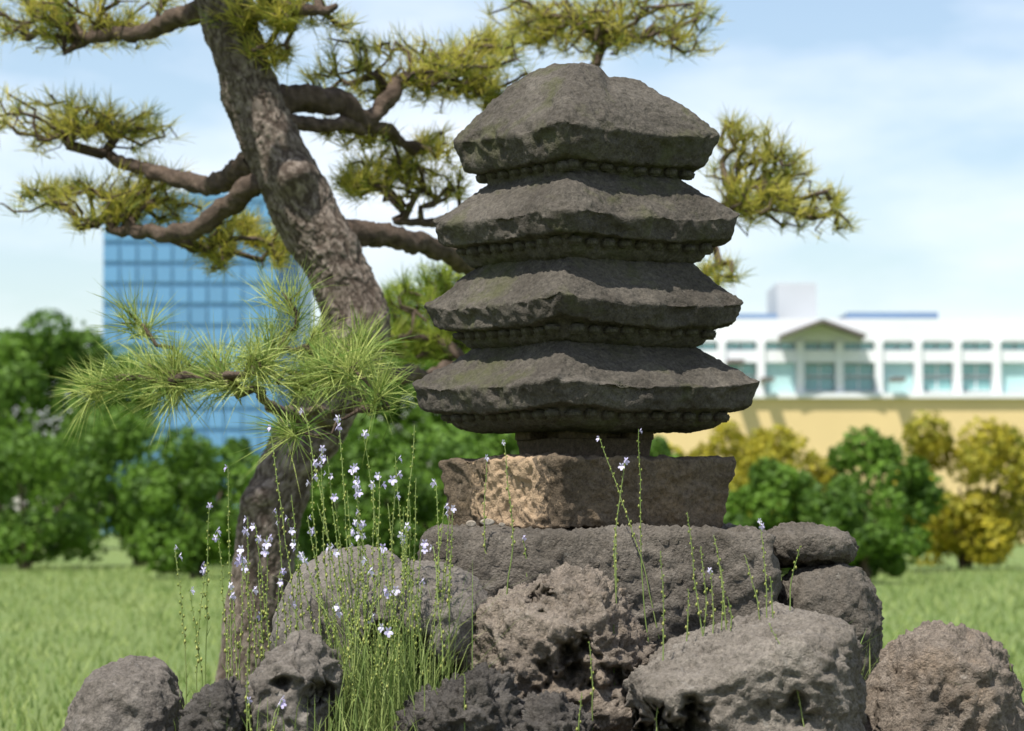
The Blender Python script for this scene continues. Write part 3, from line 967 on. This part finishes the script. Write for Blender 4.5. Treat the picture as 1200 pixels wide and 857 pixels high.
# ------------------------------------------------------------------ shrubs and trees behind
def leaves(c, rx, ry, rz, n, size, g, clumps=26, lo=-0.9, low_skirt=False):
    cc = g.normal(size=(clumps, 3)); cc /= np.linalg.norm(cc, axis=1)[:, None]
    cc[:, 2] = np.maximum(cc[:, 2], lo)
    cc *= g.uniform(0.55, 0.92, clumps)[:, None]
    if low_skirt:
        k2 = clumps // 3
        an = g.uniform(0, 6.283, k2); ra = g.uniform(0.3, 0.85, k2)
        cc[:k2] = np.stack([np.cos(an) * ra, np.sin(an) * ra, g.uniform(-1.0, -0.4, k2)], 1)
    cr = g.uniform(0.22, 0.42, clumps)
    k = g.integers(0, clumps, n)
    u = g.normal(size=(n, 3)); u /= np.linalg.norm(u, axis=1)[:, None]
    q = cc[k] + u * (cr[k] * g.uniform(0.45, 1.05, n) ** 0.5)[:, None]
    p = c + q * np.array([rx, ry, rz])
    nrm = u + 0.6 * g.normal(size=(n, 3)); nrm /= np.linalg.norm(nrm, axis=1)[:, None]
    a = np.cross(nrm, g.normal(size=(n, 3))); a /= np.linalg.norm(a, axis=1)[:, None]
    b = np.cross(nrm, a)
    s = size * g.uniform(0.6, 1.2, n)[:, None]
    V = np.stack([p - a * s, p + b * s * 0.5, p + a * s, p - b * s * 0.5], 1).reshape(-1, 3)
    F = np.arange(n * 4).reshape(-1, 4)
    tint = np.repeat(np.clip(0.5 * g.uniform(0, 1, clumps)[k] + 0.5 * g.uniform(0, 1, n), 0, 1), 4)
    return V, F, tint


def shrub(name, cx, top, wpx, d, mat, label, seed, n=9000, size=0.075, deep=0.8, cat='shrub', group=None, trunk_h=0.25, clumps=30):
    g = np.random.default_rng(seed)
    s = d / F_PX
    zt = P(cx, top, d)[2]
    x = P(cx, top, d)[0]
    root = empty(name, (x, d, 0.0))
    tag(root, label, cat, group)
    zc = max(zt * 0.55, trunk_h + 0.1)
    V, F, t = leaves(np.array([x, d, zc]), wpx * s * 0.5, wpx * s * 0.5 * deep, zt - zc, n, size, g, clumps, low_skirt=(cat == 'shrub'))
    V[:, 2] = np.where(V[:, 2] < 0.08, 0.08 + 0.1 * np.abs(V[:, 2]), V[:, 2])
    fo = mk('crown', V, F, mat, root, smooth=False, attr=t)
    fo["kind"] = 'stuff'
    vs, fs, o = [], [], 0
    for k in range(6):
        a = g.uniform(0, 6.28); rr = wpx * s * 0.3
        e = np.array([x + math.cos(a) * rr, d + math.sin(a) * rr, zc * g.uniform(0.8, 1.25)])
        p = spline([[x + 0.05 * math.cos(a), d + 0.05 * math.sin(a), -0.05], [x + 0.3 * rr * math.cos(a), d + 0.3 * rr * math.sin(a), zc * 0.5], e], 8)
        v, f, _ = tube(p, np.linspace(0.05, 0.012, 8) * (1 + 0.4 * zt / 3), 6)
        vs.append(v); fs.append(f + o); o += len(v)
    v = np.concatenate(vs)
    mk('trunk', v, np.concatenate(fs), M['twig'], root, attr=np.full(len(v), 0.6))
    return root


G1 = 'green shrubs across the lawn'
shrub('shrub', 30, 505, 190, 58, M['leaf_green'], 'green shrub ending the row beyond the pine, next to a tall round one', 301, n=7000, size=0.09)
shrub('shrub', 165, 470, 210, 62, M['leaf_green'], 'tall round green shrub beyond the pine under the glass tower', 302, n=9000, size=0.09)
shrub('shrub', 232, 500, 170, 50, M['leaf_green'], 'broad green shrub between the pine foot and the tall round shrub', 315, n=10000, size=0.075)
shrub('shrub', 292, 512, 150, 57, M['leaf_green'], 'green shrub seen beside the foot of the pine trunk', 303, n=8000, size=0.085)
shrub('shrub', 408, 488, 190, 37, M['leaf_green'], 'leafy green shrub seen between pine trunk and tall flower stems', 304, n=12000, size=0.055)
shrub('shrub', 505, 482, 190, 39, M['leaf_green'], 'bright green shrub seen between flower stems and pagoda base', 305, n=12000, size=0.055)
shrub('shrub', 610, 498, 170, 36, M['leaf_green'], 'green shrub half hidden behind the pagoda base', 306, n=12000, size=0.055)
shrub('shrub', 765, 496, 130, 38, M['leaf_green'], 'dark green shrub between the pagoda and the yellow shrub', 307, n=12000, size=0.055)
shrub('shrub', 828, 497, 150, 54, M['leaf_yellow'], 'golden yellow-green shrub beside the pagoda base', 308, n=10000, size=0.075)
shrub('shrub', 918, 487, 120, 56, M['leaf_yellow'], 'yellow-green shrub under the yellow wall', 309, n=9000, size=0.075)
shrub('shrub', 905, 545, 130, 47, M['leaf_green'], 'low green shrub in front of the yellow ones', 310, n=8000, size=0.07)
shrub('shrub', 1020, 500, 150, 55, M['leaf_green'], 'rounded green shrub beyond the yellow ones', 311, n=8000, size=0.085)
shrub('shrub', 1130, 480, 170, 58, M['leaf_yellow'], 'yellow-green shrub ending the row before the white building', 312, n=9000, size=0.085)
shrub('shrub', 1010, 560, 130, 46, M['leaf_green'], 'low dark shrub in front of the rounded green one', 313, n=7000, size=0.07)
shrub('tree', 520, 345, 230, 85, M['leaf_green'], 'leafy green garden tree behind the pine and the pagoda', 320, n=14000, size=0.14, cat='tree', trunk_h=1.2, clumps=40)
shrub('tree', 385, 395, 120, 90, M['leaf_green'], 'green garden tree behind the leaning pine trunk', 321, n=9000, size=0.14, cat='tree', trunk_h=1.2, clumps=34)
shrub('tree', 60, 380, 240, 95, M['leaf_green'], 'wide green garden tree before the glass tower', 322, n=20000, size=0.15, cat='tree', trunk_h=1.2, clumps=40)

# ------------------------------------------------------------------ buildings
def glass_mat(name, c, rough=0.12):
    m, nt, b = new_mat(name)
    tc = nt.nodes.new('ShaderNodeTexCoord')
    oi = nt.nodes.new('ShaderNodeObjectInfo')
    lo = tuple(x * 0.92 for x in c); hi = tuple(min(1, x * 1.07) for x in c)
    nt.links.new(mixc(nt, oi.outputs['Random'], lo, hi), b.inputs['Base Color'])
    b.inputs['Roughness'].default_value = rough
    b.inputs['Specular IOR Level'].default_value = 0.6
    return m
M['white'] = plain_mat('white_paint', (0.74, 0.75, 0.77), 0.6, 0.04, 0.4)
M['yellow'] = plain_mat('cream_yellow_wall', (0.66, 0.50, 0.25), 0.7, 0.05, 0.4)
M['roofblue'] = plain_mat('blue_grey_roof', (0.13, 0.20, 0.31), 0.5, 0.08, 0.6)
M['teal'] = glass_mat('teal_glass', (0.22, 0.42, 0.42))
M['tealpale'] = plain_mat('pale_teal_panel', (0.42, 0.62, 0.62), 0.4, 0.05, 0.4)
M['glass'] = glass_mat('blue_glass', (0.11, 0.27, 0.46))
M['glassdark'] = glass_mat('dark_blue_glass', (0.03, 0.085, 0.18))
M['mullion'] = plain_mat('blue_grey_mullion', (0.12, 0.265, 0.43), 0.4, 0.05, 0.4)
M['greymetal'] = plain_mat('grey_metal', (0.42, 0.44, 0.46), 0.5, 0.06, 0.4)
M['slate'] = plain_mat('brown_grey_eave', (0.16, 0.14, 0.13), 0.7, 0.1, 0.5)

BD = 120.0
def bx_px(x0, x1, y0, y1, d0, d1):
    a = P(x0, y1, BD); b = P(x1, y0, BD)
    return box_vf(a[0], b[0], d0, d1, a[2], b[2])
bld = empty('office_building', (P(1000, 466, BD)[0], BD + 6, 0))
tag(bld, 'long white office building with teal window bands above a cream yellow wall', 'building')
def bpart(name, mat, boxes, parent=bld):
    v, f = join_vf([bx_px(*b) for b in boxes])
    return mk(name, v, f, M[mat], parent, smooth=False)
gz = HORIZON + F_PX * CAM_H / BD
bpart('ground_floor_wall', 'yellow', [(700, 1420, 467, gz, BD - 0.3, BD + 14)])
wall = bpart('wall', 'white', [(705, 1415, 373, 466, BD + 0.4, BD + 13.8)])
bpart('ledge', 'white', [(700, 1420, 461, 467.2, BD - 0.5, BD + 0.38)])
bpart('ledge', 'white', [(700, 1420, 411, 425, BD - 0.1, BD + 0.38)])
bpart('parapet', 'white', [(700, 1420, 374, 400, BD - 0.05, BD + 0.38)])
k = 0
for x in range(712, 1415, 46):
    o = x % 92
    bpart('column', 'white', [(x + 37, x + 46, 400.2, 460.8, BD - 0.2, BD + 0.36)])
    for s in range(2):
        a = x + s * 18.5; b = a + 17.2
        w = bpart('window', 'white', [(a, b, 400.4, 402, BD + 0.2, BD + 0.36), (a, b, 409.6, 410.8, BD + 0.2, BD + 0.36)])
        bpart('pane', 'teal', [(a + 0.4, b - 0.4, 402.1, 409.5, BD + 0.25, BD + 0.33)], w)
    pale = (k % 3 == 1)
    if pale:
        bpart('panel', 'tealpale', [(x + 1, x + 36, 425.4, 460, BD + 0.12, BD + 0.34)])
    else:
        for r_, (ya, yb) in enumerate(((426, 441), (443, 459))):
            w = bpart('window', 'white', [(x + 1, x + 36, yb - 1.2, yb, BD + 0.2, BD + 0.36), (x + 18, x + 19.4, ya + 1, yb - 1.3, BD + 0.2, BD + 0.36)])
            bpart('pane', 'teal', [(x + 1.4, x + 17.8, ya + 0.6, yb - 1.4, BD + 0.25, BD + 0.33)], w)
            bpart('pane', 'teal', [(x + 19.6, x + 35.6, ya + 0.6, yb - 1.4, BD + 0.25, BD + 0.33)], w)
    k += 1
bpart('canopy', 'slate', [(850, 868, 424, 428, BD - 2.0, BD - 0.12)])
bpart('canopy', 'slate', [(890, 904, 444, 448, BD - 1.6, BD - 0.22)])
bpart('canopy', 'slate', [(1040, 1056, 444, 448, BD - 1.6, BD - 0.22)])
# set-back top storey, lift tower, gable roof
bpart('top_storey', 'roofblue', [(868, 924, 358, 373, BD + 5, BD + 11)])
bpart('top_storey', 'roofblue', [(1010, 1120, 356, 373, BD + 5, BD + 11)])
bpart('lift_tower', 'greymetal', [(926, 975, 318, 373, BD + 6, BD + 11)])
a = P(912, 398, BD); b = P(960, 380, BD); c = P(1010, 398, BD)
gvv = np.array([[a[0], BD - 1.5, a[2]], [b[0], BD - 1.5, b[2]], [c[0], BD - 1.5, c[2]], [a[0], BD - 0.06, a[2]], [b[0], BD - 0.06, b[2]], [c[0], BD - 0.06, c[2]]])
gvv2 = gvv.copy(); gvv2[:, 2] += 0.12
vv = np.concatenate([gvv, gvv2])
mk('porch_roof', vv, np.array([[0, 1, 4, 3], [1, 2, 5, 4], [6, 9, 10, 7], [7, 10, 11, 8], [0, 6, 7, 1], [1, 7, 8, 2], [3, 4, 10, 9], [4, 5, 11, 10], [0, 3, 9, 6], [2, 8, 11, 5]]), M['slate'], bld, smooth=False)
pv, pf, _ = tube(np.array([[P(868, 372, BD)[0], BD + 4, P(868, 374, BD)[2]], [P(868, 372, BD)[0], BD + 4, P(868, 318, BD)[2]]]), [0.07, 0.04], 8)
mk('antenna_pole', pv, pf, M['greymetal'], bld)

TD = 170.0
tx0, tx1, tx2 = P(120, 240, TD)[0], P(326, 240, TD)[0], P(352, 240, TD)[0]
ztop = P(300, 236, TD)[2]
tower = empty('glass_tower', ((tx0 + tx1) / 2, TD + 6, 0))
tag(tower, 'blue glass office tower behind the pine', 'building')
v, f = box_vf(tx0 + .05, tx2 - .05, TD + 0.15, TD + 11.9, 0, ztop)
mk('frame', v, f, M['mullion'], tower, smooth=False)
v, f = box_vf(tx0, tx2, TD, TD + 12, ztop + .004, ztop + .5)
mk('parapet', v, f, M['mullion'], tower, smooth=False)
nc, nr = 10, 16
dz = ztop / nr; dx = (tx1 - tx0) / nc
v, f = box_vf(0, dx - 0.12, 0, 0.14, 0, dz - 0.22)
pane_me = mesh_np('window_pane', v, f, False); pane_me.materials.append(M['glass'])
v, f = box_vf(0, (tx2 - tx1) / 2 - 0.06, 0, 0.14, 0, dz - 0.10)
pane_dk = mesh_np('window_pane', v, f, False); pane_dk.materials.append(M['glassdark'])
for r_ in range(2, nr):
    for c_ in range(nc):
        o = bpy.data.objects.new('window_pane', pane_me); o.parent = tower
        o.location = (tx0 + c_ * dx + 0.06 - tower.location[0], TD + 0.03 - tower.location[1], r_ * dz + 0.11)
        col.objects.link(o)
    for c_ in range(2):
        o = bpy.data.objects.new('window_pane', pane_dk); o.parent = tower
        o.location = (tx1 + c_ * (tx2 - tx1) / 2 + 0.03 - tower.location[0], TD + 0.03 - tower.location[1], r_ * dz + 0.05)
        col.objects.link(o)

# ------------------------------------------------------------------ plants
ALLROCK = np.concatenate(ROCK_V)
ROCKPX = project(ALLROCK)


def root_at(px, py, dmax=8.6):
    """the rock surface seen at a pixel"""
    m = (np.abs(ROCKPX[:, 0] - px) < 4) & (np.abs(ROCKPX[:, 1] - py) < 4)
    if m.any():
        i = np.where(m)[0]
        j = i[np.argmin(ROCKPX[i, 2])]
        return ALLROCK[j].copy()
    p = P(px, py, 8.0); p[2] = float(ground_z(p[0], p[1]))
    return p


def flower_vf(c, g, size):
    """two-lipped flower: three lower lobes, two upper, a spur behind; faces the viewer's side roughly"""
    yaw = g.uniform(0, 2 * math.pi)
    f = np.array([math.cos(yaw), math.sin(yaw), 0.15]); f /= np.linalg.norm(f)
    r = np.cross(f, [0, 0, 1]); r /= np.linalg.norm(r); u = np.cross(r, f)
    V, F = [], []
    lobes = [(-0.95, 0.62, 0.42), (0.0, 0.75, 0.46), (0.95, 0.62, 0.42), (2.5, 0.5, 0.26), (-2.5, 0.5, 0.26)]
    for (ang, ln, wd) in lobes:
        d = -u * math.cos(ang) + r * math.sin(ang)
        s = np.cross(f, d)
        n = len(V)
        tip = c + (d * ln + f * 0.35) * size
        V += [c, c + (d * ln * 0.55 + s * wd * 0.5 + f * 0.28) * size, tip + s * wd * 0.28 * size, tip - s * wd * 0.28 * size, c + (d * ln * 0.55 - s * wd * 0.5 + f * 0.28) * size]
        F.append([n, n + 1, n + 2, n + 3, n + 4])
    n = len(V)
    V += [c + r * 0.1 * size, c - r * 0.1 * size, c - f * 0.35 * size - u * 0.45 * size]
    return np.array(V), np.array(F), np.array([[n, n + 1, n + 2]])


OCT = np.array([[1, 0, 0], [-1, 0, 0], [0, 1, 0], [0, -1, 0], [0, 0, 1], [0, 0, -1]], float)
OCF = np.array([[0, 2, 4], [2, 1, 4], [1, 3, 4], [3, 0, 4], [2, 0, 5], [1, 2, 5], [3, 1, 5], [0, 3, 5]])


def pods_vf(path_pts, g, r0, r1, off):
    n = len(path_pts)
    V, F = [], []
    rad = np.linspace(r0, r1, n) * g.uniform(0.55, 1.3, n)
    a = np.arange(n) * 2.4 + g.uniform(0, 6)
    c = path_pts + np.stack([np.cos(a), np.sin(a), 0.3 + 0 * a], 1) * (off + rad * 0.6)[:, None]
    V = (c[:, None, :] + OCT[None] * rad[:, None, None] * np.array([0.8, 0.8, 1.45])).reshape(-1, 3)
    F = (np.arange(n)[:, None, None] * 6 + OCF[None]).reshape(-1, 3)
    return V, F, np.repeat(np.clip(np.linspace(0.7, 0.1, n) + g.normal(size=n) * 0.25, 0, 1), 6)


def toadflax(base, tip, label, group, seed, flowers=2, pod_from=0.42, pod_r=0.0038, leafy=True, thick=0.0021, fsize=0.019):
    g = np.random.default_rng(seed)
    base = np.array(base, float); tip = np.array(tip, float)
    L = np.linalg.norm(tip - base)
    root = empty('toadflax', base)
    tag(root, label, 'flower', group)
    bend = g.normal(size=3) * 0.03 * L; bend[2] = 0
    lean = (tip - base); lean[2] = 0
    ctrl = [base - np.array([0, 0, 0.03]), base + (tip - base) * 0.33 - lean * 0.06 + bend, base + (tip - base) * 0.7 - lean * 0.05 + bend * 0.6, tip]
    path = spline(ctrl, 26)
    path += np.stack([fbm(path * 9 + seed, 2, seed % 50), fbm(path * 9 + 5 + seed, 2, seed % 50), 0 * path[:, 0]], 1) * 0.006
    V, F, _ = tube(path, np.linspace(thick, thick * 0.5, 26), 5)
    mk('stem', V, F, M['stem'], root, attr=np.full(len(V), g.uniform(0.2, 0.8)))
    # seed capsules up the raceme
    n = max(4, int(L * (1 - pod_from) / 0.0098))
    t = np.clip(np.linspace(pod_from, 0.975, n) + g.normal(size=n) * 0.006, 0, 0.985) * 25
    pp = np.stack([np.interp(t, np.arange(26), path[:, k]) for k in range(3)], 1)
    V, F, ti = pods_vf(pp, g, pod_r * 1.05, pod_r * 0.55, thick)
    so = mk('seed_spike', V, F, M['pod'], root, attr=ti)
    so["kind"] = 'stuff'
    for k in range(flowers):
        u = 25 * (0.99 - 0.028 * k - (0.04 * g.uniform() if k else 0))
        c = np.array([np.interp(u, np.arange(26), path[:, j]) for j in range(3)])
        a = g.uniform(0, 6.28)
        c = c + np.array([math.cos(a), math.sin(a), 0.2]) * (0.008 if flowers > 1 else 0.004)
        V, F, F3 = flower_vf(c, g, fsize * g.uniform(0.8, 1.15))
        mk('flower', V, [F, F3], M['petal'], root, smooth=False, attr=np.clip(g.uniform(0.1, 0.9) + g.normal(size=len(V)) * 0.2, 0, 1))
    if leafy:
        n = int(L * pod_from / 0.018)
        V, F = [], []
        for k in range(n):
            u = 25 * pod_from * g.uniform(0.05, 1)
            c = np.array([np.interp(u, np.arange(26), path[:, j]) for j in range(3)])
            a = g.uniform(0, 6.28); d = np.array([math.cos(a) * 0.5, math.sin(a) * 0.5, 0.85]); l = g.uniform(0.02, 0.042)
            s = np.cross(d, [math.sin(a), -math.cos(a), 0.2]); s = s / np.linalg.norm(s) * 0.0016
            m = len(V); V += [c - s, c + s, c + d * l]; F.append([m, m + 1, m + 2])
        if V:
            lf = mk('leaf', np.array(V), np.array(F), M['grass'], root, smooth=False, attr=np.full(len(V), g.uniform(0.2, 0.8)))
            lf["kind"] = 'stuff'
    return root


def ground_pt(px, d):
    x = (px - 600.0) / F_PX * d
    return np.array([x, d, float(ground_z(np.array([x]), np.array([d]))[0])])


sd = 1000
GC = 'toadflax stems in the tall clump between the dark rocks'
def look(nf, ty, where):
    h = 'tall' if ty < 570 else 'mid-height' if ty < 650 else 'low'
    f = ['flowerless toadflax stem full of seed pods', 'toadflax stem with one lavender flower', 'toadflax stem with two lavender flowers',
         'toadflax stem with three lavender flowers', 'toadflax stem with four lavender flowers'][nf]
    return f'{h} {f} {where}'
WC = 'in the clump between dark rocks'
WL = 'around the angular rock with pale facet'
clump = [  # tip px, tip py, base px, depth, flowers
    (355, 478, 405, 7.85, 1), (397, 487, 425, 7.85, 2), (376, 523, 412, 7.8, 3), (384, 535, 420, 7.75, 3), (418, 545, 440, 7.8, 4), (412, 548, 432, 7.9, 3),
    (365, 540, 402, 7.8, 3), (445, 555, 455, 7.7, 2), (463, 535, 470, 7.85, 2), (462, 560, 478, 7.75, 2), (425, 505, 480, 7.9, 1), (485, 498, 470, 7.8, 0),
    (512, 563, 512, 7.75, 1), (420, 598, 430, 7.7, 4), (424, 612, 446, 7.7, 3), (476, 615, 488, 7.75, 3), (470, 625, 496, 7.7, 1), (455, 590, 462, 7.75, 0),
    (437, 565, 452, 7.8, 1), (405, 575, 415, 7.75, 0), (390, 580, 408, 7.7, 1), (360, 605, 400, 7.8, 2), (372, 590, 410, 7.75, 0), (487, 560, 490, 7.8, 0),
    (495, 635, 505, 7.7, 2), (480, 585, 495, 7.75, 0), (408, 622, 430, 7.7, 2), (385, 640, 405, 7.65, 1), (450, 640, 468, 7.65, 1), (432, 655, 450, 7.6, 2),
    (527, 605, 518, 7.8, 0), (528, 650, 522, 7.7, 0), (508, 640, 515, 7.65, 1), (515, 680, 512, 7.7, 0), (473, 650, 482, 7.7, 0), (462, 690, 470, 7.6, 1), (440, 690, 455, 7.55, 0)]
for (tx, ty, bx_, d, nf) in clump:
    sd += 1
    b = ground_pt(bx_ + random.uniform(-6, 6), d)
    toadflax(b, P(tx, ty, d + random.uniform(-0.05, 0.1)), look(nf, ty, WC), GC, sd, nf, pod_from=random.uniform(0.40, 0.55))
for k in range(34):
    sd += 1
    bx_ = random.uniform(385, 520); d = random.uniform(7.45, 7.95)
    tx = bx_ + random.gauss(-10, 30); ty = random.uniform(575, 770)
    nf = random.choice((0, 0, 0, 1, 2))
    toadflax(ground_pt(bx_, d), P(tx, ty, d), look(nf, ty, WC), GC, sd, nf, pod_from=random.uniform(0.35, 0.6))
GL = 'toadflax stems around the angular rock with the pale facet'
for (tx, ty, bx_, d, nf) in [(267, 545, 276, 7.85, 1), (290, 606, 300, 7.85, 3), (299, 615, 304, 7.9, 2), (313, 628, 312, 7.85, 3), (324, 597, 322, 7.9, 2), (316, 498, 385, 7.95, 1), (335, 605, 395, 7.9, 3),
                             (282, 642, 290, 7.8, 3), (285, 655, 286, 7.85, 2), (342, 580, 345, 7.9, 0), (272, 685, 278, 7.8, 2), (350, 635, 345, 7.9, 3), (328, 668, 330, 7.8, 2), (338, 698, 338, 7.8, 2),
                             (302, 660, 306, 7.85, 0), (295, 690, 298, 7.8, 1), (306, 720, 308, 7.85, 1), (330, 820, 318, 7.3, 3), (292, 820, 300, 7.3, 1), (290, 760, 292, 7.3, 0), (268, 720, 270, 7.8, 0),
                             (255, 620, 250, 7.9, 2), (240, 660, 238, 7.9, 2), (222, 690, 228, 7.8, 1), (205, 640, 210, 7.9, 2), (245, 590, 246, 7.9, 1)]:
    sd += 1
    toadflax(ground_pt(bx_, d), P(tx, ty, d), look(nf, ty, WL), GL, sd, nf, pod_from=random.uniform(0.4, 0.55))
# the loners, each with its own place
solo = [((702, 512), (772, 735), 1, 'toadflax stem leaning across the pagoda base from the brown rock', 0.42),
        ((733, 539), (727, 700), 2, 'short upright toadflax stem with white flower before the pagoda base', 0.25),
        ((748, 503), (760, 738), 1, 'tall straight toadflax stem rising before the shaft and base of the pagoda', 0.40),
        ((721, 620), (726, 690), 0, 'small seed-laden toadflax stem before the middle of the slab', 0.15),
        ((773, 646), (776, 770), 0, 'bushy toadflax seed stem rooted where brown and pale rocks meet', 0.2),
        ((590, 517), (592, 690), 1, 'thin toadflax stem with white flower before the pale patch of the base', 0.3),
        ((570, 535), (574, 680), 1, 'thin toadflax stem with white flower at the shaded corner of the base', 0.2),
        ((613, 630), (618, 676), 1, 'very short toadflax stem with white flower on the brown rock', 0.2),
        ((805, 600), (822, 742), 0, 'reddish toadflax seed stem, tallest of those before the slab', 0.2),
        ((821, 640), (824, 740), 0, 'toadflax seed stem standing close to the reddish tallest one', 0.2),
        ((836, 627), (842, 735), 0, 'upright toadflax seed stem second from the reddish one', 0.2),
        ((844, 663), (848, 735), 0, 'toadflax seed stem beside the upright second one', 0.2),
        ((852, 700), (853, 735), 0, 'very short toadflax seed stem at the edge of the pale rock', 0.2),
        ((833, 668), (838, 738), 1, 'short toadflax stem with one white flower before the slab', 0.2),
        ((806, 690), (808, 748), 0, 'short toadflax seed stem under the reddish tall one', 0.2),
        ((891, 610), (895, 722), 2, 'toadflax stem with white flower at the end of the slab', 0.25),
        ((872, 650), (888, 722), 0, 'leaning reddish toadflax stem at the end of the slab', 0.2),
        ((904, 676), (906, 720), 0, 'short pale toadflax stem beside the white-flowered one at the slab end', 0.2),
        ((901, 730), (940, 840), 0, 'thin toadflax stem hanging over the pale grey rock face', 0.2),
        ((692, 752), (697, 840), 0, 'pale dry toadflax stem in front of the hollow of the brown rock', 0.3),
        ((719, 732), (723, 800), 0, 'yellowing toadflax stem in front of the brown pitted rock', 0.3),
        ((682, 812), (680, 858), 0, 'short seed stem before the small jagged rock', 0.2),
        ((773, 812), (770, 858), 0, 'seed stem before the undercut of the pale grey rock', 0.2),
        ((543, 790), (545, 858), 0, 'seed stem standing before the dark jagged rock', 0.2),
        ((937, 640), (925, 712), 0, 'arching grassy stem between the end boulder and the pale rock', 0.5)]
for (t, b, nf, lab, pf_) in solo:
    sd += 1
    bp_ = root_at(*b)
    toadflax(bp_, P(t[0], t[1], bp_[1] + 0.0), lab, None, sd, nf, pod_from=pf_, leafy=False, thick=0.0019, fsize=0.015, pod_r=0.0036)


def blades(centers, n, hmin, hmax, spread, wid, g):
    V, Q, T, ti = [], [], [], []
    for k in range(n):
        c = centers[g.integers(0, len(centers))] + np.array([g.normal() * spread, g.normal() * spread, 0])
        c[2] = float(ground_z(np.array([c[0]]), np.array([c[1]]))[0]) - 0.01
        h = g.uniform(hmin, hmax); a = g.uniform(0, 6.28)
        out = np.array([math.cos(a), math.sin(a), 0]) * h * abs(g.normal()) * 0.5
        s = np.array([-math.sin(a), math.cos(a), 0]) * wid
        p1 = c + out * 0.2 + np.array([0, 0, h * 0.5]); p2 = c + out * 0.6 + np.array([0, 0, h * 0.85]); p3 = c + out * 1.1 + np.array([0, 0, h])
        m = len(V)
        V += [c - s, c + s, p1 - s, p1 + s, p2 - s * 0.7, p2 + s * 0.7, p3]
        Q += [[m, m + 1, m + 3, m + 2], [m + 2, m + 3, m + 5, m + 4]]; T.append([m + 4, m + 5, m + 6])
        ti += [min(1, max(0, g.normal(0.5, 0.3)))] * 7
    return np.array(V), [np.array(Q), np.array(T)], np.array(ti)


g = np.random.default_rng(77)
cl = [ground_pt(x, d) for x, d in ((410, 7.7), (430, 7.65), (450, 7.6), (470, 7.6), (490, 7.65), (505, 7.7), (440, 7.8), (475, 7.8))]
V, F, ti = blades(cl, 420, 0.06, 0.33, 0.055, 0.0013, g)
V2, F2, ti2 = blades(cl, 150, 0.25, 0.5, 0.06, 0.0011, g)
F = [np.concatenate([F[0], F2[0] + len(V)]), np.concatenate([F[1], F2[1] + len(V)])]
V = np.concatenate([V, V2]); ti = np.concatenate([ti, ti2])
tag(mk('grass', V, F, M['grass'], smooth=False, attr=ti), 'fine green grass blades in the tall flower clump', 'grass', kind='stuff')
cl = [ground_pt(x, d) for x, d in ((270, 7.9), (290, 7.95), (310, 7.9), (335, 7.9), (250, 7.9), (225, 7.95), (210, 7.8), (380, 7.75), (330, 7.35), (300, 7.35), (380, 7.4), (420, 7.35), (480, 7.3))]
V, F, ti = blades(cl, 420, 0.05, 0.20, 0.05, 0.0014, g)
tag(mk('grass', V, F, M['grass'], smooth=False, attr=ti), 'short green grass around the dark angular rock', 'grass', kind='stuff')
cl = [ground_pt(x, d) for x, d in ((915, 8.3), (935, 8.25), (960, 8.25), (985, 8.2), (1010, 8.3), (1080, 8.5), (1180, 8.3), (1190, 7.9))]
V, F, ti = blades(cl, 220, 0.15, 0.34, 0.04, 0.0025, g)
tag(mk('grass', V, F, M['grass'], smooth=False, attr=ti), 'broad green grass blades behind the pale grey rock', 'grass', kind='stuff')

# short mown grass of the lawn, where it lies near enough to show
n = 52000
yy = 11.5 * (60 / 11.5) ** g.uniform(0, 1, n) ** 1.0
xx = g.uniform(-0.4, 0.4, n) * yy
zz = ground_z(xx, yy)
pt = np.stack([xx, yy, zz - 0.005], 1)
hh = g.uniform(0.03, 0.085, n) * (1 + yy / 60)
an = g.uniform(0, 6.283, n)
sw = np.stack([np.cos(an), np.sin(an), 0 * an], 1) * (0.0035 * (1 + yy / 14))[:, None]
ln = np.stack([g.normal(size=n) * 0.35, g.normal(size=n) * 0.35, np.ones(n)], 1) * hh[:, None]
V = np.stack([pt - sw, pt + sw, pt + ln], 1).reshape(-1, 3)
tag(mk('grass', V, np.arange(n * 3).reshape(-1, 3), M['grass'], smooth=False, attr=np.repeat(g.uniform(0, 1, n), 3)),
    'short mown grass of the lawn behind the rocks', 'grass', kind='stuff')
